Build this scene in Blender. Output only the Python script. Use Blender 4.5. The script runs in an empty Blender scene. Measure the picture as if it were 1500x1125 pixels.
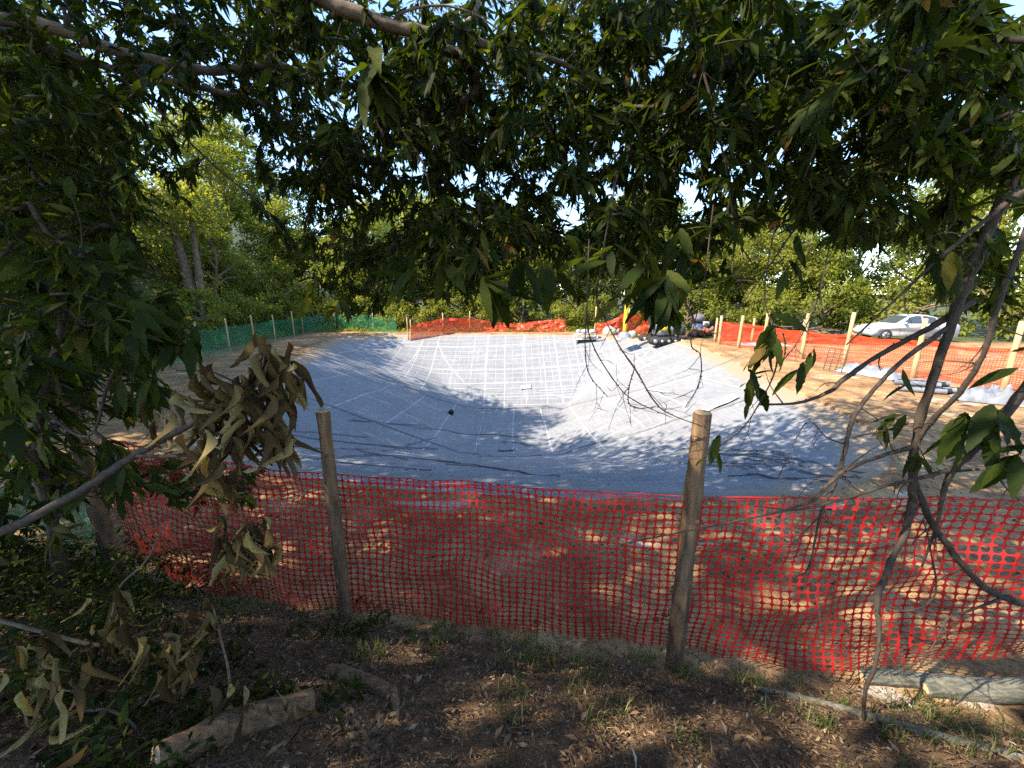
import bpy, math, random
import numpy as np
from mathutils import Vector, Matrix

random.seed(7)
R = np.random.default_rng(11)
scene = bpy.context.scene
COL = scene.collection

# ------------------------------------------------------------------ camera
PITCH = math.radians(13.2)
FPX = 570.0                                   # focal length in pixels of the 1500 px wide photo
CAMZ = 2.27
cam_data = bpy.data.cameras.new('camera')
cam_data.sensor_width = 36.0
cam_data.lens = 36.0 * FPX / 1500.0
cam_data.clip_start = 0.05
cam_data.clip_end = 2000
cam = bpy.data.objects.new('camera', cam_data)
COL.objects.link(cam)
cam.location = (0, 0, CAMZ)
cam.rotation_euler = (math.pi / 2 - PITCH, 0, 0)
scene.camera = cam

# ------------------------------------------------------------------ light
SUN_EL = math.radians(43)
SUN_TO = np.array([-0.95, -0.31])             # horizontal direction towards the sun
SUN_TO = SUN_TO / np.linalg.norm(SUN_TO)
world = bpy.data.worlds.new('World')
scene.world = world
world.use_nodes = True
wn = world.node_tree.nodes
wl = world.node_tree.links
wn.clear()
sky = wn.new('ShaderNodeTexSky')
sky.sky_type = 'NISHITA'
sky.sun_disc = False
sky.sun_elevation = SUN_EL
sky.sun_rotation = math.atan2(SUN_TO[0], SUN_TO[1])
sky.altitude = 400
sky.air_density = 1.0
sky.dust_density = 0.25
sky.ozone_density = 3.0
bg = wn.new('ShaderNodeBackground')
bg.inputs['Strength'].default_value = 0.15
wo = wn.new('ShaderNodeOutputWorld')
wl.new(sky.outputs[0], bg.inputs[0])
wl.new(bg.outputs[0], wo.inputs[0])

sun_d = bpy.data.lights.new('sun', 'SUN')
sun_d.energy = 3.7
sun_d.angle = math.radians(0.53)
sun_d.color = (1.0, 0.91, 0.76)
sun = bpy.data.objects.new('sun', sun_d)
COL.objects.link(sun)
sdir = Vector((SUN_TO[0] * math.cos(SUN_EL), SUN_TO[1] * math.cos(SUN_EL), math.sin(SUN_EL)))
sun.rotation_euler = sdir.to_track_quat('Z', 'Y').to_euler()
sun.location = sdir * 60

scene.view_settings.view_transform = 'Standard'
scene.view_settings.look = 'None'
scene.view_settings.gamma = 1.0
scene.view_settings.use_curve_mapping = False
scene.view_settings.exposure = 1.98
scene.cycles.use_denoising = False
scene.cycles.max_bounces = 6
scene.cycles.diffuse_bounces = 3
scene.cycles.glossy_bounces = 2
scene.cycles.transmission_bounces = 4

# ------------------------------------------------------------------ helpers
CP, SP = math.cos(PITCH), math.sin(PITCH)


def ray(px, py):
    u = (px - 750.0) / FPX
    v = (py - 562.5) / FPX
    return np.array([u, CP - v * SP, -(SP + v * CP)])


def P(px, py, Y):
    d = ray(px, py)
    return np.array([0, 0, CAMZ]) + d * (Y / d[1])


def PZ(px, py, z=0.0):
    d = ray(px, py)
    return np.array([0, 0, CAMZ]) + d * ((z - CAMZ) / d[2])


def pxsize(px, py, Y):
    return Y / ray(px, py)[1] / FPX


def to_px(p):
    p = np.atleast_2d(p)
    dy = p[:, 1]
    dz = p[:, 2] - CAMZ
    depth = dy * CP - dz * SP
    up = dy * SP + dz * CP
    depth_s = np.where(np.abs(depth) < 1e-3, 1e-3, depth)
    return 750 + FPX * p[:, 0] / depth_s, 562.5 - FPX * up / depth_s, depth


def smooth(a, b, x):
    t = np.clip((x - a) / (b - a), 0, 1)
    return t * t * (3 - 2 * t)


def vnoise(x, y, seed=0):
    x = np.asarray(x, float)
    y = np.asarray(y, float)
    xi = np.floor(x).astype(np.int64)
    yi = np.floor(y).astype(np.int64)
    fx = x - xi
    fy = y - yi
    fx = fx * fx * (3 - 2 * fx)
    fy = fy * fy * (3 - 2 * fy)

    def h(a, b):
        n = (a * 374761393 + b * 668265263 + seed * 1442695041) & 0x7fffffff
        n = ((n ^ (n >> 13)) * 1274126177) & 0x7fffffff
        return ((n ^ (n >> 16)) & 0xffff) / 65535.0
    return (h(xi, yi) * (1 - fx) + h(xi + 1, yi) * fx) * (1 - fy) + (h(xi, yi + 1) * (1 - fx) + h(xi + 1, yi + 1) * fx) * fy


def fbm(x, y, seed=0, octv=4):
    s = 0.0
    a = 0.5
    for o in range(octv):
        s = s + a * (vnoise(np.asarray(x) * 2 ** o, np.asarray(y) * 2 ** o, seed + o) - 0.5)
        a *= 0.5
    return s


def norm(v):
    return v / np.maximum(np.linalg.norm(v, axis=-1, keepdims=True), 1e-9)


def mk_mesh(name, V, polys, tint=None, smooth_shade=True):
    V = np.asarray(V, np.float32)
    me = bpy.data.meshes.new(name)
    me.vertices.add(len(V))
    me.vertices.foreach_set('co', V.ravel())
    if not isinstance(polys, (list, tuple)):
        polys = [polys]
    polys = [np.asarray(p, np.int32) for p in polys if len(p)]
    loops = np.concatenate([p.ravel() for p in polys])
    totals = np.concatenate([np.full(len(p), p.shape[1], np.int32) for p in polys])
    starts = np.concatenate([[0], np.cumsum(totals)[:-1]]).astype(np.int32)
    me.loops.add(len(loops))
    me.loops.foreach_set('vertex_index', loops)
    me.polygons.add(len(totals))
    me.polygons.foreach_set('loop_start', starts)
    me.polygons.foreach_set('loop_total', totals)
    if smooth_shade:
        me.polygons.foreach_set('use_smooth', np.ones(len(totals), bool))
    me.update(calc_edges=True)
    if tint is not None:
        at = me.attributes.new('tint', 'FLOAT', 'POINT')
        at.data.foreach_set('value', np.asarray(tint, np.float32))
    return me


def link(name, me, mat=None, parent=None, loc=None, rot=None, scl=None):
    o = bpy.data.objects.new(name, me)
    COL.objects.link(o)
    if mat is not None and me is not None and len(me.materials) == 0:
        me.materials.append(mat)
    if parent is not None:
        o.parent = parent
    if loc is not None:
        o.location = loc
    if rot is not None:
        o.rotation_euler = rot
    if scl is not None:
        o.scale = scl
    return o


def tag(o, label, cat, group=None):
    o['label'] = label
    if 'kind' not in o:
        o['kind'] = 'thing'
    o['category'] = cat
    if group:
        o['group'] = group
    return o


def thing(name, label, cat, loc=(0, 0, 0), rz=0.0, group=None):
    o = bpy.data.objects.new(name, None)
    COL.objects.link(o)
    o.empty_display_size = 0.1
    o.location = loc
    o.rotation_euler = (0, 0, rz)
    return tag(o, label, cat, group)


class G:
    """collects geometry"""
    def __init__(self):
        self.v = []
        self.f = {3: [], 4: []}
        self.n = 0
        self.t = []

    def add(self, V, faces, tint=None):
        V = np.asarray(V, float)
        for f in (faces if isinstance(faces, list) else [faces]):
            f = np.asarray(f)
            if len(f):
                self.f.setdefault(f.shape[1], []).append(f + self.n)
        self.v.append(V)
        self.n += len(V)
        self.t.append(np.broadcast_to(np.asarray(0.0 if tint is None else tint, float), (len(V),)))
        return self

    def box(self, c, s, rz=0.0, ry=0.0, rx=0.0, taper=1.0):
        x, y, z = np.array(s) / 2.0
        V = np.array([[-x, -y, -z], [x, -y, -z], [x, y, -z], [-x, y, -z],
                      [-x * taper, -y * taper, z], [x * taper, -y * taper, z], [x * taper, y * taper, z], [-x * taper, y * taper, z]])
        M = np.array(Matrix.Rotation(rz, 3, 'Z') @ Matrix.Rotation(ry, 3, 'Y') @ Matrix.Rotation(rx, 3, 'X'))
        V = V @ M.T + np.array(c)
        F = np.array([[0, 3, 2, 1], [4, 5, 6, 7], [0, 1, 5, 4], [1, 2, 6, 5], [2, 3, 7, 6], [3, 0, 4, 7]])
        return self.add(V, F)

    def tube(self, pts, rad, sides=6, caps=True, jitter=0.0, tint=None):
        V, F = tube(pts, rad, sides, caps, jitter)
        return self.add(V, F, tint)

    def mesh(self, name, smooth_shade=True):
        polys = [np.concatenate(a) for a in self.f.values() if len(a)]
        return mk_mesh(name, np.concatenate(self.v), polys, np.concatenate(self.t), smooth_shade)

    def obj(self, name, mat, parent=None, smooth_shade=True, **k):
        return link(name, self.mesh(name, smooth_shade), mat, parent, **k)


def catmull(pts, n):
    """resample a polyline of k-dim points with a Catmull-Rom curve, n points for each segment"""
    p = np.asarray(pts, float)
    if len(p) < 3:
        t = np.linspace(0, 1, n * (len(p) - 1) + 1)[:, None]
        return p[0] * (1 - t) + p[-1] * t
    q = np.vstack([2 * p[0] - p[1], p, 2 * p[-1] - p[-2]])
    out = []
    for i in range(len(p) - 1):
        a, b, c, d = q[i], q[i + 1], q[i + 2], q[i + 3]
        for t in np.linspace(0, 1, n, endpoint=False):
            out.append(0.5 * (2 * b + (c - a) * t + (2 * a - 5 * b + 4 * c - d) * t * t + (3 * b - a - 3 * c + d) * t ** 3))
    out.append(p[-1])
    return np.array(out)


def tube(pts, rad, sides=6, caps=True, jitter=0.0):
    p = np.asarray(pts, float)
    n = len(p)
    rad = np.broadcast_to(np.asarray(rad, float), (n,))
    tan = norm(np.gradient(p, axis=0))
    ref = np.array([0, 0, 1.0]) if abs(tan[0][2]) < 0.9 else np.array([1.0, 0, 0])
    a = norm(np.cross(tan[0], ref))
    A = []
    for i in range(n):
        a = a - tan[i] * np.dot(a, tan[i])
        a = a / max(np.linalg.norm(a), 1e-9)
        A.append(a)
    A = np.array(A)
    B = np.cross(tan, A)
    th = np.linspace(0, 2 * np.pi, sides, endpoint=False)
    rr = rad[:, None] * (1 + (jitter * (R.random((n, sides)) - 0.5) * 2 if jitter else 0))
    V = p[:, None, :] + rr[:, :, None] * (np.cos(th)[None, :, None] * A[:, None, :] + np.sin(th)[None, :, None] * B[:, None, :])
    V = V.reshape(-1, 3)
    i = np.arange(n - 1)[:, None] * sides
    j = np.arange(sides)[None, :]
    jn = (j + 1) % sides
    F = np.stack([i + j, i + jn, i + sides + jn, i + sides + j], -1).reshape(-1, 4)
    faces = [F]
    if caps:
        V = np.vstack([V, p[0], p[-1]])
        k = n * sides
        jj = np.arange(sides)
        jj2 = (jj + 1) % sides
        c0 = np.stack([np.full(sides, k), jj2, jj], -1)
        b = (n - 1) * sides
        c1 = np.stack([np.full(sides, k + 1), b + jj, b + jj2], -1)
        faces.append(np.vstack([c0, c1]))
    return V, faces


# ------------------------------------------------------------------ materials
def new_mat(name):
    m = bpy.data.materials.new(name)
    m.use_nodes = True
    nt = m.node_tree
    nt.nodes.clear()
    out = nt.nodes.new('ShaderNodeOutputMaterial')
    bs = nt.nodes.new('ShaderNodeBsdfPrincipled')
    nt.links.new(bs.outputs[0], out.inputs[0])
    return m, nt, bs, out


def ramp(nt, stops, interp='LINEAR'):
    r = nt.nodes.new('ShaderNodeValToRGB')
    r.color_ramp.interpolation = interp
    el = r.color_ramp.elements
    while len(el) < len(stops):
        el.new(0.5)
    for e, (p, c) in zip(el, stops):
        e.position = p
        e.color = (*c, 1)
    return r


def noise_node(nt, scale, detail=4, vec=None, rough=0.55, stretch=None):
    tc = nt.nodes.new('ShaderNodeTexCoord')
    nz = nt.nodes.new('ShaderNodeTexNoise')
    nz.inputs['Scale'].default_value = scale
    nz.inputs['Detail'].default_value = detail
    nz.inputs['Roughness'].default_value = rough
    src = tc.outputs['Object']
    if stretch:
        mp = nt.nodes.new('ShaderNodeMapping')
        mp.inputs['Scale'].default_value = stretch
        nt.links.new(src, mp.inputs[0])
        src = mp.outputs[0]
    nt.links.new(src, nz.inputs['Vector'])
    return nz


def bump(nt, bs, src, strength=0.3, dist=0.02):
    b = nt.nodes.new('ShaderNodeBump')
    b.inputs['Strength'].default_value = strength
    b.inputs['Distance'].default_value = dist
    nt.links.new(src, b.inputs['Height'])
    nt.links.new(b.outputs[0], bs.inputs['Normal'])
    return b


def plain(name, c1, c2=None, scale=8, rough=0.7, bmp=0.2, metal=0.0, stretch=None, dist=0.01, spec=0.4, detail=5):
    m, nt, bs, out = new_mat(name)
    c2 = c2 or tuple(x * 0.75 for x in c1)
    nz = noise_node(nt, scale, detail, stretch=stretch)
    r = ramp(nt, [(0.3, c2), (0.68, c1)])
    nt.links.new(nz.outputs[0], r.inputs[0])
    nt.links.new(r.outputs[0], bs.inputs['Base Color'])
    bs.inputs['Roughness'].default_value = rough
    bs.inputs['Metallic'].default_value = metal
    bs.inputs['Specular IOR Level'].default_value = spec
    if bmp:
        bump(nt, bs, nz.outputs[0], bmp, dist)
    return m


def leafmat(name, stops, trans=0.46, rough=0.6, by_object=False, spec=0.1, tcol=(2.2, 2.0, 0.5)):
    m, nt, bs, out = new_mat(name)
    if by_object:
        oi = nt.nodes.new('ShaderNodeObjectInfo')
        src = oi.outputs['Random']
    else:
        at = nt.nodes.new('ShaderNodeAttribute')
        at.attribute_name = 'tint'
        src = at.outputs['Fac']
    r = ramp(nt, stops)
    nt.links.new(src, r.inputs[0])
    nz = noise_node(nt, 30, 3)
    mx = nt.nodes.new('ShaderNodeMix')
    mx.data_type = 'RGBA'
    mx.blend_type = 'MULTIPLY'
    mx.inputs[0].default_value = 0.5
    nr = ramp(nt, [(0.3, (0.6, 0.6, 0.6)), (0.7, (1.15, 1.15, 1.1))])
    nt.links.new(nz.outputs[0], nr.inputs[0])
    nt.links.new(r.outputs[0], mx.inputs[6])
    nt.links.new(nr.outputs[0], mx.inputs[7])
    nt.links.new(mx.outputs[2], bs.inputs['Base Color'])
    bs.inputs['Roughness'].default_value = rough
    bs.inputs['Specular IOR Level'].default_value = spec
    tr = nt.nodes.new('ShaderNodeBsdfTranslucent')
    m2 = nt.nodes.new('ShaderNodeMix')
    m2.data_type = 'RGBA'
    m2.blend_type = 'MULTIPLY'
    m2.inputs[0].default_value = 1.0
    m2.inputs[7].default_value = (*tcol, 1)
    nt.links.new(mx.outputs[2], m2.inputs[6])
    nt.links.new(m2.outputs[2], tr.inputs[0])
    ms = nt.nodes.new('ShaderNodeMixShader')
    ms.inputs[0].default_value = trans
    nt.links.new(bs.outputs[0], ms.inputs[1])
    nt.links.new(tr.outputs[0], ms.inputs[2])
    nt.links.new(ms.outputs[0], out.inputs[0])
    return m


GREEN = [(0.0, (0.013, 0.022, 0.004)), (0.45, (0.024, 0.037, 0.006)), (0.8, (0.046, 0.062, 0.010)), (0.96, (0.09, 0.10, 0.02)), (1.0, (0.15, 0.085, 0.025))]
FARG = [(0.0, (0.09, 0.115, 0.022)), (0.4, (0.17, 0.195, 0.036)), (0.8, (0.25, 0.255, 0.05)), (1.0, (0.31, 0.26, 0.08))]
WILT = [(0.0, (0.04, 0.023, 0.009)), (0.4, (0.085, 0.054, 0.019)), (0.75, (0.14, 0.098, 0.034)), (1.0, (0.27, 0.21, 0.08))]
LITT = [(0.0, (0.065, 0.037, 0.018)), (0.35, (0.15, 0.088, 0.043)), (0.7, (0.25, 0.155, 0.08)), (0.9, (0.34, 0.24, 0.14)), (1.0, (0.48, 0.41, 0.30))]
M = {}
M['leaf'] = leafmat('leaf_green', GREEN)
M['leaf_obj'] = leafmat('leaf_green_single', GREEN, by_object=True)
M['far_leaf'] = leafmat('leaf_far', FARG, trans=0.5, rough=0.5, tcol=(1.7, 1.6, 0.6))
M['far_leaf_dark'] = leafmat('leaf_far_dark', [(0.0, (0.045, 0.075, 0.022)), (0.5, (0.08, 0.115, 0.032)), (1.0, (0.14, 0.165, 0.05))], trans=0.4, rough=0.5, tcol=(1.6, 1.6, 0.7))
M['wilt_obj'] = leafmat('leaf_wilted', WILT, trans=0.22, by_object=True, rough=0.65, tcol=(1.3, 1.2, 0.6))
M['wilt'] = leafmat('leaf_wilted_mass', WILT, trans=0.2, rough=0.7, tcol=(1.3, 1.2, 0.6))
M['litter'] = leafmat('leaf_litter', LITT, trans=0.08, rough=0.75, spec=0.25, tcol=(1, 1, 1))
M['grass'] = leafmat('grass_blades', [(0.0, (0.04, 0.07, 0.015)), (0.6, (0.08, 0.12, 0.03)), (0.85, (0.2, 0.19, 0.08)), (1.0, (0.3, 0.26, 0.13))], trans=0.3, rough=0.6)
M['bark'] = plain('bark_grey', (0.06, 0.041, 0.024), (0.018, 0.013, 0.008), 22, 0.95, 1.0, stretch=(1, 1, 0.35), dist=0.02)
M['bark_smooth'] = plain('bark_smooth_grey', (0.20, 0.145, 0.09), (0.055, 0.04, 0.025), 9, 0.85, 0.6, dist=0.015)  # paler, smoother bark tone
M['twig'] = plain('twig_bark', (0.06, 0.04, 0.025), (0.022, 0.015, 0.010), 40, 0.85, 0.4)
M['drytwig'] = plain('dry_twig', (0.11, 0.075, 0.043), (0.05, 0.034, 0.02), 30, 0.85, 0.3)
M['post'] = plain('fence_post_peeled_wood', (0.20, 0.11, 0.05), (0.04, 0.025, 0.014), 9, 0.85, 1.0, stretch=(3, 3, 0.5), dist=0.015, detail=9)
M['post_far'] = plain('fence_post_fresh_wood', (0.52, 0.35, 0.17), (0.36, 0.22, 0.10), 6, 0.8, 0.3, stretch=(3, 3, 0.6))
M['cutwood'] = plain('sawn_wood', (0.50, 0.34, 0.18), (0.30, 0.19, 0.09), 20, 0.75, 0.2)
M['log'] = plain('stripped_log', (0.27, 0.155, 0.066), (0.07, 0.04, 0.02), 26, 0.9, 1.0, stretch=(0.5, 1.6, 1.6), detail=10, dist=0.02)
M['logpale'] = plain('pale_log', (0.19, 0.18, 0.13), (0.065, 0.06, 0.042), 26, 0.9, 1.0, stretch=(0.5, 1.8, 1.8), detail=10, dist=0.02)
M['steel'] = plain('galvanised_steel', (0.55, 0.56, 0.57), (0.38, 0.39, 0.4), 20, 0.4, 0.05, metal=0.7)
M['darksteel'] = plain('dark_steel', (0.05, 0.05, 0.052), (0.028, 0.027, 0.026), 15, 0.6, 0.2, metal=0.3)
M['rubber'] = plain('black_rubber', (0.022, 0.022, 0.022), (0.014, 0.014, 0.014), 30, 0.75, 0.1)
M['yellow'] = plain('yellow_machine_paint', (0.78, 0.53, 0.03), (0.62, 0.40, 0.03), 9, 0.45, 0.05)
M['white'] = plain('white_plastic', (0.55, 0.55, 0.54), (0.42, 0.42, 0.41), 9, 0.5, 0.1)
M['silver'] = plain('silver_sheet', (0.34, 0.35, 0.365), (0.19, 0.195, 0.205), 5, 0.28, 0.3, metal=0.35)
M['greysheet'] = plain('grey_plastic_sheet', (0.22, 0.225, 0.24), (0.12, 0.122, 0.13), 5, 0.45, 0.3)
M['blue'] = plain('blue_plastic', (0.045, 0.13, 0.36), (0.03, 0.09, 0.26), 9, 0.5, 0.1)
M['sack'] = plain('mottled_sack', (0.16, 0.12, 0.10), (0.07, 0.08, 0.13), 18, 0.8, 0.3)
M['clod'] = plain('dry_soil_clod', (0.15, 0.095, 0.05), (0.075, 0.045, 0.023), 14, 0.95, 0.6)
M['brick'] = plain('terracotta', (0.28, 0.11, 0.075), (0.18, 0.07, 0.05), 16, 0.85, 0.3)
M['black'] = plain('black_matte', (0.012, 0.012, 0.012), (0.007, 0.007, 0.007), 20, 0.8, 0.3)


def netmat(name, col, trans):
    m, nt, bs, out = new_mat(name)
    bs.inputs['Base Color'].default_value = (*col, 1)
    bs.inputs['Roughness'].default_value = 0.42
    tr = nt.nodes.new('ShaderNodeBsdfTranslucent')
    tr.inputs[0].default_value = (*col, 1)
    ms = nt.nodes.new('ShaderNodeMixShader')
    ms.inputs[0].default_value = trans
    nt.links.new(bs.outputs[0], ms.inputs[1])
    nt.links.new(tr.outputs[0], ms.inputs[2])
    nt.links.new(ms.outputs[0], out.inputs[0])
    return m


M['orange_net'] = netmat('orange_netting', (0.43, 0.016, 0.012), 0.22)
M['orange_net_far'] = netmat('orange_netting_bright', (0.62, 0.065, 0.018), 0.3)  # brighter, more orange netting colour for the distant fences
M['green_net'] = netmat('green_netting', (0.03, 0.30, 0.15), 0.4)

# ------------------------------------------------------------------ the ground
RIM = np.array([(-5.2, 5.7), (-6.2, 8.6), (-7.0, 11.7), (-7.6, 13.6), (-8.4, 17.0), (-8.9, 20.0), (-7.4, 22.1), (-3, 22.3), (0, 22.1), (3, 21.7), (5.5, 21.1),
                (8.3, 19.5), (8.2, 17.0), (7.7, 14.0), (6.9, 10.0), (6.5, 7.4), (5.95, 5.8), (5.4, 5.05), (4.5, 4.45), (3.5, 4.1), (2, 3.98), (0.75, 4.0),
                (-1.2, 4.19), (-3.1, 4.6), (-4.4, 5.1)])
FLOOR = np.array([(-2.0, 16.7), (2.4, 16.7), (1.1, 11.7), (-1.35, 11.7)])
PC = np.array([0.1, 14.2])
DEPTH = 2.8


def polar_table(poly, blur):
    th = np.linspace(-np.pi, np.pi, 1440, endpoint=False)
    d = np.stack([np.cos(th), np.sin(th)], -1)
    r = np.full(len(th), 1e9)
    for i in range(len(poly)):
        a = poly[i] - PC
        b = poly[(i + 1) % len(poly)] - PC
        e = b - a
        den = d[:, 0] * e[1] - d[:, 1] * e[0]
        den = np.where(np.abs(den) < 1e-9, 1e-9, den)
        t = (a[0] * e[1] - a[1] * e[0]) / den
        s = (a[0] * d[:, 1] - a[1] * d[:, 0]) / den
        ok = (t > 0) & (s >= -1e-6) & (s <= 1 + 1e-6)
        r = np.where(ok & (t < r), t, r)
    k = np.ones(blur) / blur
    rp = np.concatenate([r[-200:], r, r[:200]])
    return np.convolve(rp, k, 'same')[200:-200]


T_RIM = polar_table(RIM, 31)
T_FLO = polar_table(FLOOR, 17)


def lookup(tab, th):
    f = (th + np.pi) / (2 * np.pi) * 1440
    i = np.floor(f).astype(int)
    w = f - i
    return tab[i % 1440] * (1 - w) + tab[(i + 1) % 1440] * w


def pond_t(x, y):
    dx = np.asarray(x) - PC[0]
    dy = np.asarray(y) - PC[1]
    th = np.arctan2(dy, dx)
    r = np.hypot(dx, dy)
    return (r - lookup(T_FLO, th)) / (lookup(T_RIM, th) - lookup(T_FLO, th)), th, r


def liner_z(x, y):
    t, th, r = pond_t(x, y)
    s = np.clip(t, -0.2, 1.0)
    z = -DEPTH * (1 - s)
    # round the toe and the crest
    z = np.where(s < 0.08, -DEPTH + DEPTH * (np.clip(s + 0.08, 0, 1) ** 2) / 0.32, z)
    u = np.clip(t, 0, 1.3)
    z = np.where(u > 0.9, -DEPTH * (np.clip(1.1 - u, 0, 1) ** 2) / 0.4, z)
    z = z + 0.03 * fbm(np.asarray(x) * 0.7, np.asarray(y) * 0.7, 5, 3) * smooth(1.0, 0.8, t)
    return z + 0.03


def y_fence(x):
    return 2.178 - 0.178 * np.asarray(x)


def ground_z(x, y, fine=True):
    x = np.asarray(x, float)
    y = np.asarray(y, float)
    d = y_fence(x) - y
    z = 0.52 * np.clip(d - 0.05, 0, 1.5) ** 1.05
    z = z + 0.10 * smooth(-1.0, -3.0, x) * smooth(0, 0.8, d)
    # wooded slope on the left, behind the green fence
    e = -11.6 - x - 0.12 * np.clip(y - 18, 0, 20)
    z = z + np.where(e > 0, 0.42 * e * smooth(0, 3, e), 0) * smooth(-6, 3, y) * smooth(60, 40, e)
    # rising ground far behind
    z = z + 0.02 * np.clip(y - 30, 0, 60)
    z = z + 0.25 * fbm(x * 0.22, y * 0.22, 3, 3) * smooth(6, 14, np.abs(x) + 0 * y) * smooth(0.9, 1.2, pond_t(x, y)[0])
    if fine:
        t = pond_t(x, y)[0]
        z = z + 0.07 * fbm(x * 3.0, y * 3.0, 17, 4) * smooth(10, 6, y)
        z = z + 0.035 * fbm(x * 9.0, y * 9.0, 27, 3) * smooth(6, 4, y)
        # wheel ruts along the pond edge
        rut = np.sin((t - 1.0) * 44) * 0.018 * smooth(1.02, 1.06, t) * smooth(1.5, 1.3, t) * smooth(4.0, 6, y)
        z = z + rut
        z = z + 0.03 * smooth(1.09, 1.05, t) * smooth(0.98, 1.03, t) * (0.5 + fbm(x * 2, y * 2, 9, 3) * 2)
        z = np.where(t < 1.0, np.minimum(z, liner_z(x, y) - 0.15), z)
    return z


def axis(lo, hi, d0, d1, step, grow=1.12, mx=8):
    a = list(np.arange(d0, d1 + 1e-6, step))
    s = step
    while a[-1] < hi:
        s = min(s * grow, mx)
        a.append(a[-1] + s)
    s = step
    while a[0] > lo:
        s = min(s * grow, mx)
        a.insert(0, a[0] - s)
    return np.array(a)


def yaxis():
    a = list(np.arange(0.6, 4.6, 0.045))
    s = 0.045
    while a[-1] < 26:
        s = min(s * 1.03, 0.2)
        a.append(a[-1] + s)
    while a[-1] < 300:
        s = min(s * 1.1, 12)
        a.append(a[-1] + s)
    s = 0.045
    while a[0] > -60:
        s = min(s * 1.2, 8)
        a.insert(0, a[0] - s)
    return np.array(a)


gx = axis(-200, 200, -4.5, 7.5, 0.05, 1.06, 9)
gy = yaxis()
X, Y = np.meshgrid(gx, gy)
Z = ground_z(X, Y)
nx, ny = len(gx), len(gy)
ii = (np.arange(ny - 1)[:, None] * nx + np.arange(nx - 1)[None, :]).ravel()
quads = np.stack([ii, ii + 1, ii + nx + 1, ii + nx], -1)
gme = mk_mesh('ground', np.stack([X, Y, Z], -1).reshape(-1, 3), quads)
dF = y_fence(X) - Y
wob = 0.35 * fbm(X * 2.2, Y * 2.2, 33, 3)
wob2 = 2.2 * fbm(X * 0.5, Y * 0.5, 43, 3)
litter = smooth(-0.02, 0.14, dF + wob * 0.5)
litter = np.maximum(litter, smooth(11.3, 12.1, -X + wob2 * 0.5) * 1.0)
litter = np.maximum(litter, smooth(24.2, 25.2, Y + wob2))
grassz = smooth(17.8, 18.8, Y + wob2 * 0.4) * smooth(8.5, 10.5, X + wob2 * 0.3)
grassz = np.maximum(grassz, 0.85 * smooth(12.0, 13.5, -X + wob2 * 0.7) * smooth(3, 6, Y))
grassz = np.maximum(grassz, smooth(24.5, 26, Y + wob2))
for nm, arr in (('litter', litter), ('verge', grassz)):
    at = gme.attributes.new(nm, 'FLOAT', 'POINT')
    at.data.foreach_set('value', arr.astype(np.float32).ravel())


def ground_material():
    m, nt, bs, out = new_mat('ground_soil')
    L = nt.links

    def attr(n):
        a = nt.nodes.new('ShaderNodeAttribute')
        a.attribute_name = n
        return a.outputs['Fac']

    def mixc(fac, a, b):
        x = nt.nodes.new('ShaderNodeMix')
        x.data_type = 'RGBA'
        L.new(fac, x.inputs[0])
        L.new(a, x.inputs[6])
        L.new(b, x.inputs[7])
        return x.outputs[2]
    n1 = noise_node(nt, 1.3, 8, rough=0.65)
    sand = ramp(nt, [(0.30, (0.165, 0.076, 0.034)), (0.45, (0.28, 0.152, 0.066)), (0.58, (0.385, 0.238, 0.108)), (0.75, (0.48, 0.325, 0.165))])
    L.new(n1.outputs[0], sand.inputs[0])
    # lumpy dark clods
    n2 = noise_node(nt, 16, 5, rough=0.7)
    cl = ramp(nt, [(0.36, (0.55, 0.5, 0.46)), (0.52, (1, 1, 1))])
    L.new(n2.outputs[0], cl.inputs[0])
    mm = nt.nodes.new('ShaderNodeMix')
    mm.data_type = 'RGBA'
    mm.blend_type = 'MULTIPLY'
    mm.inputs[0].default_value = 1
    L.new(sand.outputs[0], mm.inputs[6])
    L.new(cl.outputs[0], mm.inputs[7])
    # pale patches from stretched noise
    n3 = noise_node(nt, 1.1, 3, stretch=(0.55, 1.6, 1))
    pf = ramp(nt, [(0.64, (0, 0, 0)), (0.69, (1, 1, 1))])
    L.new(n3.outputs[0], pf.inputs[0])
    pale = nt.nodes.new('ShaderNodeRGB')
    pale.outputs[0].default_value = (0.46, 0.40, 0.33, 1)
    c = mixc(pf.outputs[0], mm.outputs[2], pale.outputs[0])
    # woodland soil
    n4 = noise_node(nt, 5, 8, rough=0.7)
    wood = ramp(nt, [(0.33, (0.04, 0.023, 0.011)), (0.5, (0.11, 0.065, 0.032)), (0.68, (0.19, 0.115, 0.058))])
    L.new(n4.outputs[0], wood.inputs[0])
    c = mixc(attr('litter'), c, wood.outputs[0])
    # grassy verge beside the car
    n5 = noise_node(nt, 2.2, 8, rough=0.7)
    ver = ramp(nt, [(0.35, (0.035, 0.042, 0.016)), (0.55, (0.07, 0.08, 0.03)), (0.7, (0.13, 0.115, 0.055))])
    L.new(n5.outputs[0], ver.inputs[0])
    c = mixc(attr('verge'), c, ver.outputs[0])
    L.new(c, bs.inputs['Base Color'])
    bs.inputs['Roughness'].default_value = 0.95
    bs.inputs['Specular IOR Level'].default_value = 0.2
    bump(nt, bs, n2.outputs[0], 0.8, 0.035)
    return m


M['ground'] = ground_material()
ground = link('ground', gme, M['ground'])
ground['kind'] = 'structure'


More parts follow.
